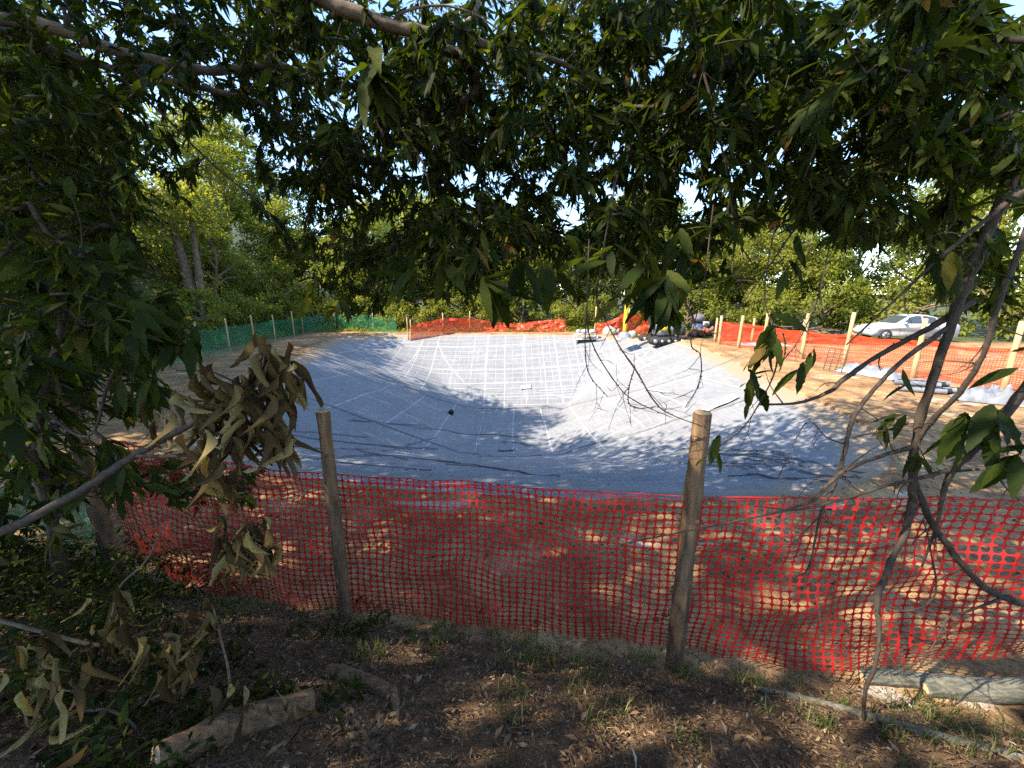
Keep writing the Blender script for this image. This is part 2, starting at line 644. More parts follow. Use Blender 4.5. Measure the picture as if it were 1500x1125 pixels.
def gz(x, y):
    """height of the built ground sheet at a point"""
    i = int(min(max(np.searchsorted(gx, x) - 1, 0), nx - 2))
    j = int(min(max(np.searchsorted(gy, y) - 1, 0), ny - 2))
    a = (x - gx[i]) / (gx[i + 1] - gx[i])
    b = (y - gy[j]) / (gy[j + 1] - gy[j])
    return float((Z[j, i] * (1 - a) + Z[j, i + 1] * a) * (1 - b) + (Z[j + 1, i] * (1 - a) + Z[j + 1, i + 1] * a) * b)


# ------------------------------------------------------------------ pond liner
def liner_material():
    m, nt, bs, out = new_mat('geotextile_liner')
    L = nt.links
    a = noise_node(nt, 3.0, 4, stretch=(9, 0.7, 1))
    b = noise_node(nt, 3.0, 4, stretch=(0.5, 8, 1))
    c = noise_node(nt, 0.6, 3)
    ad = nt.nodes.new('ShaderNodeMath')
    ad.operation = 'ADD'
    L.new(a.outputs[0], ad.inputs[0])
    L.new(b.outputs[0], ad.inputs[1])
    ad2 = nt.nodes.new('ShaderNodeMath')
    ad2.operation = 'MULTIPLY_ADD'
    L.new(c.outputs[0], ad2.inputs[0])
    ad2.inputs[1].default_value = 0.5
    L.new(ad.outputs[0], ad2.inputs[2])
    r = ramp(nt, [(0.0, (0.145, 0.145, 0.148)), (0.40, (0.182, 0.182, 0.185)), (0.6, (0.214, 0.214, 0.216)), (1.0, (0.27, 0.269, 0.267))])
    mr = nt.nodes.new('ShaderNodeMapRange')
    mr.inputs[1].default_value = 0.85
    mr.inputs[2].default_value = 1.7
    L.new(ad2.outputs[0], mr.inputs[0])
    L.new(mr.outputs[0], r.inputs[0])
    at = nt.nodes.new('ShaderNodeAttribute')
    at.attribute_name = 'soiled'
    sn = noise_node(nt, 2.2, 6, rough=0.7)
    ml = nt.nodes.new('ShaderNodeMath')
    ml.operation = 'MULTIPLY_ADD'
    L.new(at.outputs['Fac'], ml.inputs[0])
    ml.inputs[1].default_value = 0.75
    L.new(sn.outputs[0], ml.inputs[2])
    sr = ramp(nt, [(0.60, (0, 0, 0)), (0.95, (0.8, 0.8, 0.8))])
    L.new(ml.outputs[0], sr.inputs[0])
    mx = nt.nodes.new('ShaderNodeMix')
    mx.data_type = 'RGBA'
    L.new(sr.outputs[0], mx.inputs[0])
    L.new(r.outputs[0], mx.inputs[6])
    mx.inputs[7].default_value = (0.30, 0.20, 0.11, 1)
    L.new(mx.outputs[2], bs.inputs['Base Color'])
    bs.inputs['Roughness'].default_value = 0.85
    bs.inputs['Specular IOR Level'].default_value = 0.25
    bump(nt, bs, ad.outputs[0], 0.1, 0.008)
    return m


M['liner'] = liner_material()
M['seam'] = plain('liner_light_crease', (0.40, 0.397, 0.39), (0.29, 0.29, 0.287), 6, 0.85, 0.1)
M['fold'] = plain('liner_weld_and_fold_shade', (0.15, 0.148, 0.145), (0.09, 0.088, 0.086), 6, 0.85, 0.2)  # dark ribbon colour: welds, plus shade painted into the pulled folds

M['fold_shade'] = plain('liner_crease_shade', (0.10, 0.10, 0.106), (0.07, 0.07, 0.075), 6, 0.7, 0.2)  # shade inside the near creases, put in as a dark colour
liner = thing('pond_liner', 'pale grey geotextile liner sheet spread over the empty pond basin', 'pond liner')
NT, NR = 360, 110
th = np.linspace(-np.pi, np.pi, NT, endpoint=False)
rf, rr_ = lookup(T_FLO, th), lookup(T_RIM, th)
edge = 1.035 + 0.02 * fbm(np.cos(th) * 9 + 40, np.sin(th) * 9 + 40, 77, 3) * 2
rows = []
for k in range(NR + 1):
    s = k / NR
    if s < 0.12:
        r = rf * (s / 0.12)
    else:
        q = (s - 0.12) / 0.88
        r = rf + (rr_ - rf) * q * edge
    rows.append(np.stack([PC[0] + r * np.cos(th), PC[1] + r * np.sin(th)], -1))
XY = np.array(rows)


# wrinkles pulled across the sheet: pixel traces of the fold lines projected onto the basin
def on_liner(px, py):
    d = ray(px, py)
    o = np.array([0, 0, CAMZ])
    t = np.linspace(2.5, 30, 1800)
    p = o + d * t[:, None]
    z = liner_z(p[:, 0], p[:, 1])
    k = np.argmax(p[:, 2] < z)
    return p[k - 1] if k else p[-1]


WRINK = []
for line, h, w in [
    ([(432, 505), (500, 523), (560, 549), (620, 577), (690, 597)], 0.05, 0.06),
    ([(690, 598), (740, 599), (810, 597), (870, 586), (930, 573), (1000, 553), (1060, 533), (1100, 518)], 0.05, 0.06),
    ([(425, 575), (500, 601), (560, 623), (620, 645), (680, 663), (720, 668)], 0.05, 0.05),
    ([(700, 668), (790, 667), (850, 656), (930, 636), (1000, 613), (1060, 598), (1110, 582)], 0.05, 0.05),
    ([(1000, 668), (1050, 671), (1120, 679), (1200, 689), (1270, 695)], 0.05, 0.03),
    ([(960, 676), (1040, 682), (1120, 690), (1210, 700)], 0.04, 0.03),
    ([(1000, 660), (1080, 660), (1150, 668), (1240, 676)], 0.04, 0.03),
    ([(1010, 694), (1100, 700), (1180, 708)], 0.035, 0.025),
    ([(430, 633), (500, 636), (580, 648), (650, 662)], 0.035, 0.03),
    ([(420, 655), (500, 660), (600, 664), (700, 672)], 0.035, 0.03),
    ([(440, 672), (520, 670), (620, 671), (720, 675)], 0.03, 0.025),
    ([(660, 651), (700, 647), (740, 648), (790, 655)], 0.04, 0.03),
    ([(760, 668), (850, 664), (940, 664), (1010, 668)], 0.035, 0.025),
    ([(1040, 588), (1090, 574), (1140, 560)], 0.05, 0.08),
    ([(590, 505), (560, 520), (530, 534)], 0.03, 0.03),
    ([(1130, 640), (1200, 632), (1270, 636)], 0.025, 0.03), ([(1080, 625), (1170, 612), (1240, 615)], 0.025, 0.03),
    ([(1060, 645), (1150, 652), (1260, 655)], 0.025, 0.03), ([(1150, 600), (1210, 598), (1250, 606)], 0.02, 0.03),
]:
    pts = np.array([on_liner(*q)[:2] for q in line])
    WRINK.append((catmull(pts, 8), h, w))


def wrinkle(x, y):
    z = np.zeros_like(x)
    for pl, h, w in WRINK:
        mn, mx = pl.min(0) - 0.5, pl.max(0) + 0.5
        mask = (x > mn[0]) & (x < mx[0]) & (y > mn[1]) & (y < mx[1])
        if not mask.any():
            continue
        q = np.stack([x[mask], y[mask]], -1)
        best = np.full(len(q), 1e9)
        for a, b in zip(pl[:-1], pl[1:]):
            e = b - a
            tt = np.clip(((q - a) @ e) / max(e @ e, 1e-9), 0, 1)
            best = np.minimum(best, np.hypot(*(q - a - tt[:, None] * e).T))
        z[mask] += h * np.exp(-(best / (w * 2.2)) ** 2)
    return z


def liner_full(x, y):
    t = pond_t(x, y)[0]
    # tension ripples across the near and right-hand slope
    rip = np.sin(y * 13 + 3.0 * fbm(x * 0.5, y * 1.2, 61, 2) * 6 + x * 1.5) * 0.024 * smooth(9.5, 5.0, y) * smooth(0.35, 0.7, t) * smooth(1.03, 0.97, t) * (0.5 + vnoise(x * 0.8, y * 2, 4))
    return liner_z(x, y) + wrinkle(x, y) + rip


LV = XY.reshape(-1, 2)
LZ = liner_full(LV[:, 0], LV[:, 1])
i0 = (np.arange(NR)[:, None] * NT + np.arange(NT)[None, :])
i1 = (np.arange(NR)[:, None] * NT + (np.arange(NT)[None, :] + 1) % NT)
quads = np.stack([i0, i1, i1 + NT, i0 + NT], -1).reshape(-1, 4)
sheet = mk_mesh('sheet', np.column_stack([LV, LZ]), quads)
tt_ = pond_t(LV[:, 0], LV[:, 1])[0]
sheet.attributes.new('soiled', 'FLOAT', 'POINT').data.foreach_set('value', (smooth(0.86, 1.02, tt_) * (0.35 + 0.65 * smooth(2, 6, np.abs(LV[:, 0])))).astype(np.float32))
link('sheet', sheet, M['liner'], liner)


def ribbon(pts, w, up=0.006):
    p = np.asarray(pts, float)
    tan = norm(np.gradient(p, axis=0))
    side = norm(np.stack([tan[:, 1], -tan[:, 0]], -1)) * np.broadcast_to(np.asarray(w), (len(p),))[:, None]
    A, B = p + side, p - side
    za = liner_full(A[:, 0], A[:, 1])
    zb = liner_full(B[:, 0], B[:, 1])
    zc = liner_full(p[:, 0], p[:, 1])
    V = np.vstack([np.column_stack([A, za + up * 0.3]), np.column_stack([p, np.maximum(zc, (za + zb) / 2) + up * 1.6]), np.column_stack([B, zb + up * 0.3])])
    n = len(p)
    i = np.arange(n - 1)
    F = np.vstack([np.stack([i, i + 1, n + i + 1, n + i], -1), np.stack([n + i, n + i + 1, 2 * n + i + 1, 2 * n + i], -1)])
    return V, F


def seam(pts, w, mat='seam'):
    pts = np.asarray(pts)
    t = pond_t(pts[:, 0], pts[:, 1])[0]
    pts = pts[t < 1.02]
    if len(pts) < 6:
        return
    V, F = ribbon(pts, w * (0.6 + 0.8 * R.random(len(pts))))
    link('crease', mk_mesh('crease', V, F), M[mat], liner)


# light pressed creases of the roll, running away from the camera, and cross creases
for x0 in np.arange(-8.6, 8.6, 0.92):
    x0 = x0 + R.uniform(-0.12, 0.12)
    ys = np.arange(16.9 if abs(x0) > 0.5 else 16.5, 22.4, 0.16)
    seam(np.stack([x0 + 0.10 * fbm(ys * 0.5, ys * 0 + x0, 3, 2), ys], -1), R.uniform(0.010, 0.024))
for x0 in np.arange(-6.2, 6.6, 1.25):
    ys = np.arange(9.5 + R.uniform(0, 1.5), 16.6, 0.16)
    seam(np.stack([x0 + 0.14 * fbm(ys * 0.5, ys * 0 + x0, 3, 2), ys], -1), R.uniform(0.01, 0.022))
for x0 in np.arange(-8.2, 8.4, 0.46):
    ys = np.arange(16.8 + R.uniform(0, 1.5), 22.3 - R.uniform(0, 1.2), 0.2)
    seam(np.stack([x0 + R.uniform(-0.1, 0.1) + 0.08 * fbm(ys * 0.5, ys * 0 + x0, 3, 2), ys], -1), R.uniform(0.005, 0.011))
for y0 in np.arange(16.9, 22.0, 0.34):
    xs = np.arange(R.uniform(-8, -5), R.uniform(4, 8), 0.25)
    seam(np.stack([xs, y0 + 0.10 * fbm(xs * 0.4, xs * 0 + y0, 8, 2)], -1), R.uniform(0.006, 0.012))
for k in range(16):
    y0, x0 = R.uniform(9, 15), R.uniform(-6.5, 5)
    xs = np.arange(x0, x0 + R.uniform(1.5, 4), 0.2)
    seam(np.stack([xs, y0 + R.normal(0, 0.1) * (xs - x0) + 0.1 * fbm(xs * 0.4, xs * 0 + y0, 8, 2)], -1), R.uniform(0.005, 0.01))
for y0 in (17.4, 18.3, 19.2, 20.2, 21.1):
    xs = np.arange(-8.6, 8.6, 0.2)
    seam(np.stack([xs, y0 + 0.10 * fbm(xs * 0.4, xs * 0 + y0, 8, 2) - 0.02 * xs * R.uniform(-1, 1)], -1), R.uniform(0.008, 0.02))
for line in ([(980, 575), (925, 566), (880, 565)], [(790, 572), (850, 568), (900, 552), (935, 528), (960, 505)], [(800, 577), (860, 573), (910, 556), (945, 535)],
             [(640, 500), (655, 530), (680, 560)], [(620, 500), (600, 530), (560, 548)]):
    pts = catmull([on_liner(*q)[:2] for q in line], 10)
    seam(pts, 0.02)
# doubled welds where the sheets turn, and pulled folds with crease shade as dark colour
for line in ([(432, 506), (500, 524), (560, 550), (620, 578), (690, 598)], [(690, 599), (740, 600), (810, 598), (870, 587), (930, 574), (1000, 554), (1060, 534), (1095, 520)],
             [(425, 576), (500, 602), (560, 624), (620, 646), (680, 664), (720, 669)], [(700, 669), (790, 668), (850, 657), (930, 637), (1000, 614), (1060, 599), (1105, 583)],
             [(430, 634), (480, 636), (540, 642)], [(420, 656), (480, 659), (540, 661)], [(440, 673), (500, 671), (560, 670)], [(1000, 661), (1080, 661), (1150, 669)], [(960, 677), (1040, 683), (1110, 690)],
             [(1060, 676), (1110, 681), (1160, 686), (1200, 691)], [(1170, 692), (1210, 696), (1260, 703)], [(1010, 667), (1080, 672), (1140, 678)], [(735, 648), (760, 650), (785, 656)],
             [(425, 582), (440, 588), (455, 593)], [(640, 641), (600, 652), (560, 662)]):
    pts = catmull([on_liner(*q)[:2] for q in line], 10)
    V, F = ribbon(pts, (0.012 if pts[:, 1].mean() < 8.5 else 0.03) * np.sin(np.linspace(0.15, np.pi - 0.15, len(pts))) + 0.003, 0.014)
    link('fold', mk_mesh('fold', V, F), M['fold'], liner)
for k in range(26):  # thin dark ribbons standing in for the shade of the near creases
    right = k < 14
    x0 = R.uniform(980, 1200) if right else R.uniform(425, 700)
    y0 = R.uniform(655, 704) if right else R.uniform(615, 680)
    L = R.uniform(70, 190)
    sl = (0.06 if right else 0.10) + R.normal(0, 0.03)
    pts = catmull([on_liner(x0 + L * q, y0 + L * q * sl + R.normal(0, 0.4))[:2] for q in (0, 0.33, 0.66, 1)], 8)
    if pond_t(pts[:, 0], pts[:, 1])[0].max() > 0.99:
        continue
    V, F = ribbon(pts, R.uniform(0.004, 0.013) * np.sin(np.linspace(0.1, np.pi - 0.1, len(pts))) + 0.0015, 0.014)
    link('fold', mk_mesh('fold', V, F), M['fold_shade'], liner)
# valve patch on the bed and on the far slope, weld patch on the right slope
for px, py, w, h in ((742, 659, 0.5, 0.36), (770, 568, 0.5, 0.22), (1048, 597, 1.1, 0.3)):
    c = on_liner(px, py)
    us, vs = np.meshgrid(np.linspace(-w / 2, w / 2, 9), np.linspace(-h / 2, h / 2, 7))
    xx, yy = c[0] + us.ravel(), c[1] + vs.ravel() + 0.12 * us.ravel()
    zz = liner_full(xx, yy) + 0.03 + 0.03 * R.random(len(xx))
    i = (np.arange(6)[:, None] * 9 + np.arange(8)[None, :]).ravel()
    link('patch', mk_mesh('patch', np.column_stack([xx, yy, zz]), np.stack([i, i + 1, i + 10, i + 9], -1)), M['seam' if px != 742 else 'liner'], liner)

# ------------------------------------------------------------------ leaves: templates and batches
def leaf_template(rows, width=0.30, fold=0.10, droop=0.22, teeth=False, curl=0.0, twist=0.0, wav=0.0):
    t = np.linspace(0, 1, rows + 1)
    V = []
    F = []
    for k, s in enumerate(t):
        w = width * 0.5 * (math.sin(math.pi * min(1, s ** 0.75)) ** 0.8 if 0 < s < 1 else 0.0)
        w = max(w, 0.012 * (1 - s) + 0.002)
        if teeth and 0 < k < rows:
            w *= 1.06 if k % 2 else 0.92
        z = -droop * s * s
        x = s - droop * droop * 0.4 * s
        wv = wav * math.sin(k * (2.1 if teeth else 0.95))
        for side in (-1, 0, 1):
            yy = side * w * (1 - curl * 0.5)
            zz = z + abs(side) * w * (fold + curl) + side * wv * 0.06
            a = twist * s
            V.append((x, yy * math.cos(a) - (zz - z) * math.sin(a), z + (zz - z) * math.cos(a) + yy * math.sin(a)))
    V = np.array(V)
    for k in range(rows):
        b = 3 * k
        F.append((b, b + 1, b + 4, b + 3))
        F.append((b + 1, b + 2, b + 5, b + 4))
    return V, np.array(F)


LEAF_LO = (np.array([(0, 0, 0), (0.42, -0.15, 0.02), (0.45, 0, -0.045), (0.42, 0.15, 0.02), (0.97, 0, -0.22)]), np.array([(0, 1, 2), (0, 2, 3), (1, 4, 2), (2, 4, 3)]))
LEAF_MID = leaf_template(4, 0.27, 0.16, 0.2)
LEAF_HI = [leaf_template(12, 0.28, 0.14, 0.18, True), leaf_template(12, 0.25, 0.26, 0.36, True, wav=0.4), leaf_template(12, 0.31, 0.10, 0.12, True, wav=0.3)]
LEAF_WILT = [leaf_template(12, 0.25, 0.6, 0.55, False, 0.9, 1.5, 0.5), leaf_template(12, 0.27, 0.5, 0.30, False, 0.8, -2.0, 0.7),
             leaf_template(12, 0.21, 0.8, 0.20, False, 1.1, 2.6, 0.4), leaf_template(12, 0.29, 0.35, 0.75, False, 0.6, 1.0, 0.9)]
LEAF_FAR = (np.array([(0, 0, 0), (0.45, -0.26, 0.03), (1, 0, -0.15), (0.45, 0.26, 0.03)]), np.array([(0, 1, 2, 3)]))


def frames(dirs, ups):
    a = norm(dirs)
    n = ups - a * np.sum(ups * a, -1, keepdims=True)
    n = norm(n)
    b = np.cross(n, a)
    return a, b, n


def batch(template, pos, dirs, ups, size):
    TV, TF = template
    a, b, n = frames(dirs, ups)
    k = len(TV)
    V = pos[:, None, :] + size[:, None, None] * (TV[None, :, 0:1] * a[:, None, :] + TV[None, :, 1:2] * b[:, None, :] + TV[None, :, 2:3] * n[:, None, :])
    F = TF[None, :, :] + (np.arange(len(pos)) * k)[:, None, None]
    return V.reshape(-1, 3), F.reshape(-1, TF.shape[1])


def leaf_mass(name, template, pos, dirs, ups, size, mat, parent=None, tint=None):
    V, F = batch(template, pos, dirs, ups, size)
    tint = R.random(len(pos)) if tint is None else tint
    me = mk_mesh(name, V, F, np.repeat(tint, len(template[0])))
    o = link(name, me, mat, parent)
    o['kind'] = 'stuff'
    return o


def leaf_single(name, mes, pos, d, up, size, parent):
    a, b, n = frames(d[None], up[None])
    mat = Matrix(((a[0][0], b[0][0], n[0][0], pos[0]), (a[0][1], b[0][1], n[0][1], pos[1]), (a[0][2], b[0][2], n[0][2], pos[2]), (0, 0, 0, 1)))
    o = bpy.data.objects.new(name, mes)
    COL.objects.link(o)
    o.parent = parent
    o.matrix_world = mat @ Matrix.Scale(float(size), 4)
    return o


HI_MESH = [mk_mesh('leaf', *t) for t in LEAF_HI]
for me in HI_MESH:
    me.materials.append(M['leaf_obj'])
WILT_MESH = [mk_mesh('leaf', *t) for t in LEAF_WILT]
for me in WILT_MESH:
    me.materials.append(M['wilt_obj'])


def rosette(tip, d, n, size, spread=0.9, droop=0.55, back=0.16):
    """leaves around the end of a twig: pos, dir, up, size arrays"""
    d = d / max(np.linalg.norm(d), 1e-9)
    ref = np.array([0, 0, 1.0]) if abs(d[2]) < 0.9 else np.array([1.0, 0, 0])
    e1 = norm(np.cross(d, ref))
    e2 = np.cross(d, e1)
    k = np.arange(n)
    ph = k * 2.4 + R.random() * 6 + R.normal(0, 0.25, n)
    al = R.uniform(0.25, 1.0, n) * spread * 1.3 + 0.1
    al[0] = 0.1
    dirs = np.cos(al)[:, None] * d + np.sin(al)[:, None] * (np.cos(ph)[:, None] * e1 + np.sin(ph)[:, None] * e2)
    dirs[:, 2] -= droop * R.uniform(0.4, 1.4, n)
    dirs = norm(dirs)
    pos = tip - d * (R.random(n) * back)[:, None]
    ups = np.tile(np.array([0, 0, 1.0]), (n, 1)) - d * 0.5 + R.normal(0, 0.45, (n, 3))
    sz = size * R.uniform(0.65, 1.2, n)
    return pos, dirs, ups, sz


def grow(nodes, targets, order_from):
    """connect every target to the nearest node of the growing skeleton; returns nodes, parent index"""
    N = [np.array(n) for n in nodes]
    par = [-1] * len(N)
    T = np.asarray(targets)
    dmin = np.full(len(T), 1e9)
    arg = np.zeros(len(T), int)
    for k, n in enumerate(N):
        dd = np.linalg.norm(T - n, axis=1)
        b = dd < dmin
        dmin[b] = dd[b]
        arg[b] = k
    done = np.zeros(len(T), bool)
    idx = []
    for _ in range(len(T)):
        k = int(np.argmin(np.where(done, 1e9, dmin)))
        done[k] = True
        N.append(T[k])
        par.append(int(arg[k]))
        idx.append(k)
        me = len(N) - 1
        dd = np.linalg.norm(T - T[k], axis=1) * 1.08
        b = (dd < dmin) & ~done
        dmin[b] = dd[b]
        arg[b] = me
    return np.array(N), par, idx


def branch_mesh(N, par, nskel, r0, g, sides=4, sag=0.06):
    cnt = np.ones(len(N))
    for k in range(len(N) - 1, nskel - 1, -1):
        cnt[par[k]] += cnt[k] if par[k] >= nskel else 0
    rad = r0 * cnt ** 0.34
    for k in range(nskel, len(N)):
        p = par[k]
        a, b = N[p], N[k]
        L = np.linalg.norm(b - a)
        ra = min(rad[k] * 1.25, rad[p] if p >= nskel else rad[k] * 1.4)
        mid = (a + b) / 2 + R.normal(0, sag * L, 3) + np.array([0, 0, -0.03 * L])
        pts = catmull([a, mid, b], 3)
        g.tube(pts, np.linspace(ra, rad[k], len(pts)), sides, caps=False)


# ------------------------------------------------------------------ the near trees (overhead canopy)
GAPS = [(1265, 45, 42, 40), (1225, 80, 20, 20), (985, 65, 26, 50), (960, 100, 20, 26), (835, 320, 24, 34), (832, 235, 18, 18), (1435, 285, 60, 34), (1360, 275, 25, 22),
        (1055, 225, 18, 32), (1085, 290, 12, 20), (1125, 120, 16, 16), (230, 42, 38, 24), (320, 15, 30, 22), (470, 25, 26, 20), (330, 215, 62, 52), (300, 330, 70, 60), (250, 410, 60, 40),
        (360, 390, 70, 40), (420, 300, 30, 40), (790, 400, 45, 30), (1200, 400, 50, 60), (1110, 420, 40, 40), (1300, 400, 50, 30), (1180, 205, 14, 12), (1330, 172, 16, 10), (690, 255, 18, 18), (870, 135, 14, 18),
        (440, 400, 60, 40), (610, 435, 60, 28), (560, 335, 30, 24), (560, 25, 16, 12), (640, 25, 18, 16), (905, 210, 14, 16), (1010, 300, 16, 30)]


def gap(px, py, soft=0.8):
    g = np.zeros(len(px))
    for cx, cy, rx, ry in GAPS:
        q = ((px - cx) / rx) ** 2 + ((py - cy) / ry) ** 2
        g = np.maximum(g, np.clip(1.12 - q, 0, 1))
    return g


def sample_blobs(blobs):
    out = []
    for cx, cy, rx, ry, y0, y1, n in blobs:
        n = int(n * 3.6)
        k = int(n * 1.6) + 3
        a = R.random(k) * 2 * np.pi
        r = np.sqrt(R.random(k)) * (0.9 + 0.2 * R.random(k))
        px = cx + rx * r * np.cos(a)
        py = cy + ry * r * np.sin(a)
        keep = R.random(k) > gap(px, py)
        px, py = px[keep][:n], py[keep][:n]
        yy = y0 + (y1 + 1.6 - y0) * R.random(len(px)) ** 0.9
        out += [P(x, y, d) for x, y, d in zip(px, py, yy)]
    return np.array(out)


def trace(pts):
    """polyline of (px, py, depth, half width in px) -> 3D points and radii"""
    p3 = [P(a, b, c) for a, b, c, d in pts]
    r = [d * 0.52 * pxsize(a, b, c) for a, b, c, d in pts]
    cr = catmull(np.column_stack([p3, r]), 5)
    return cr[:, :3], np.maximum(cr[:, 3], 0.0012)


def near_tree(root, boughs, trunk, blobs, extra, manual, size, r0, n_single, leafn=(8, 14), trunk_mat='bark_smooth', sprigs=False):
    skel = []
    g = G()
    tp, tr = trunk
    cr = catmull(np.column_stack([tp, tr]), 5)
    g.tube(cr[:, :3], cr[:, 3], 12, jitter=0.06)
    skel += list(cr[3:, :3])
    g.obj('trunk', M[trunk_mat], root)
    for b in boughs:
        pts, rad = trace(b) if len(b[0]) == 4 and b[0][3] >= 0.9 else (catmull(np.array(b)[:, :3], 5), catmull(np.array(b)[:, 3:], 5)[:, 0])
        g = G()
        jag = pts + R.normal(0, 0.10, pts.shape) * rad[:, None]
        g.tube(jag, rad * (1 + 0.08 * R.normal(0, 1, len(rad))), 9, jitter=0.05)
        # knots and stubs
        for _ in range(max(1, len(pts) // 6)):
            k = R.integers(1, len(pts) - 1)
            dv = norm(R.normal(0, 1, 3))
            g.tube([pts[k], pts[k] + dv * rad[k] * 1.6], [rad[k] * 0.4, rad[k] * 0.25], 6)
        if sprigs and rad.max() > 0.0025:
            for _ in range(R.integers(4, 9)):
                k = R.integers(len(pts) // 4, len(pts))
                L = R.uniform(0.06, 0.3)
                t0 = norm(pts[min(k + 1, len(pts) - 1)] - pts[max(k - 1, 0)])
                d0 = norm(t0 * 0.8 + R.normal(0, 0.7, 3) + np.array([0, 0, -0.2]))
                q1 = pts[k] + d0 * L * 0.5
                q2 = q1 + norm(d0 + R.normal(0, 0.4, 3)) * L * 0.5
                g.tube(catmull([pts[k], q1, q2], 3), np.linspace(min(rad[k] * 0.6, 0.004), 0.0009, 7), 5, caps=False)
                if R.random() < 0.6:
                    q3 = q1 + norm(d0 + R.normal(0, 0.8, 3)) * L * 0.35
                    g.tube([q1, (q1 + q3) / 2 + R.normal(0, 0.006, 3), q3], [0.0018, 0.0013, 0.0008], 4, caps=False)
            for k in range(2, len(pts) - 1):
                if R.random() < 0.6 and rad[k] < 0.02:
                    dv = norm(R.normal(0, 1, 3))
                    g.tube([pts[k], pts[k] + dv * (rad[k] + 0.006)], [0.004, 0.002], 5)
        g.obj('branch', M[trunk_mat if rad.max() > 0.02 else 'twig'], root)
        skel += list(pts[2:])
    T = sample_blobs(blobs)
    nin = len(T)
    if extra is not None and len(extra):
        T = np.vstack([T, extra])
    N, par, idx = grow(skel, T, 0)
    g = G()
    branch_mesh(N, par, len(skel), r0, g)
    tw = g.obj('twig', M['twig'], root)
    tw['kind'] = 'stuff'
    pos, dirs, ups, sz = [], [], [], []
    ns = len(skel)
    for j, k in enumerate(idx):
        tip = N[ns + j]
        d = tip - N[par[ns + j]]
        d = d / max(np.linalg.norm(d), 1e-6) + np.array([0, 0, -0.35])
        big = 1.0 if k < nin else 2.4  # out-of-view clusters carry oversized leaves to block more sun
        r = rosette(tip, d, R.integers(*leafn), size * big)
        pos.append(r[0]); dirs.append(r[1]); ups.append(r[2]); sz.append(r[3])
    for (px, py, Yd, n, spx) in manual:
        tip = P(px, py, Yd)
        r = rosette(tip, np.array([R.normal(0, 0.4), R.normal(0, 0.3), -0.7]), n, spx * pxsize(px, py, Yd), spread=1.1, droop=0.35)
        pos.append(r[0]); dirs.append(r[1]); ups.append(r[2]); sz.append(r[3] * 1.05)
    pos, dirs, ups, sz = map(np.concatenate, (pos, dirs, ups, sz))
    a, b, dep = to_px(pos + dirs * sz[:, None] * 0.5)
    # nothing right in front of the lens
    keep = (np.linalg.norm(pos - np.array([0, 0, CAMZ]), axis=1) > 1.15) & (pos[:, 2] > 0.35)
    pos, dirs, ups, sz, a, b, dep = (q[keep] for q in (pos, dirs, ups, sz, a, b, dep))
    inside = (a > -20) & (a < 1520) & (b > -20) & (b < 1140) & (dep > 0.3)
    score = np.where(inside, sz / np.maximum(dep, 0.3), 0) * np.where(R.random(len(sz)) > 0.25, 1, 0.6)
    order = np.argsort(-score)
    one = order[:n_single]
    for k in one:
        leaf_single('leaf', HI_MESH[R.integers(0, 3)], pos[k], dirs[k], ups[k], sz[k], root)
    rest = order[n_single:]
    nearby = rest[(score[rest] > 0.028)]
    far = rest[(score[rest] <= 0.028)]
    g = G()
    tn = np.clip(R.normal(0.42, 0.24, len(pos)), 0, 1)
    V, F = batch(LEAF_MID, pos[nearby], dirs[nearby], ups[nearby], sz[nearby])
    g.add(V, F, np.repeat(tn[nearby], len(LEAF_MID[0])))
    V, F = batch(LEAF_LO, pos[far], dirs[far], ups[far], sz[far])
    g.add(V, F, np.repeat(tn[far], len(LEAF_LO[0])))
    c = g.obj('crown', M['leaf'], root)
    c['kind'] = 'stuff'


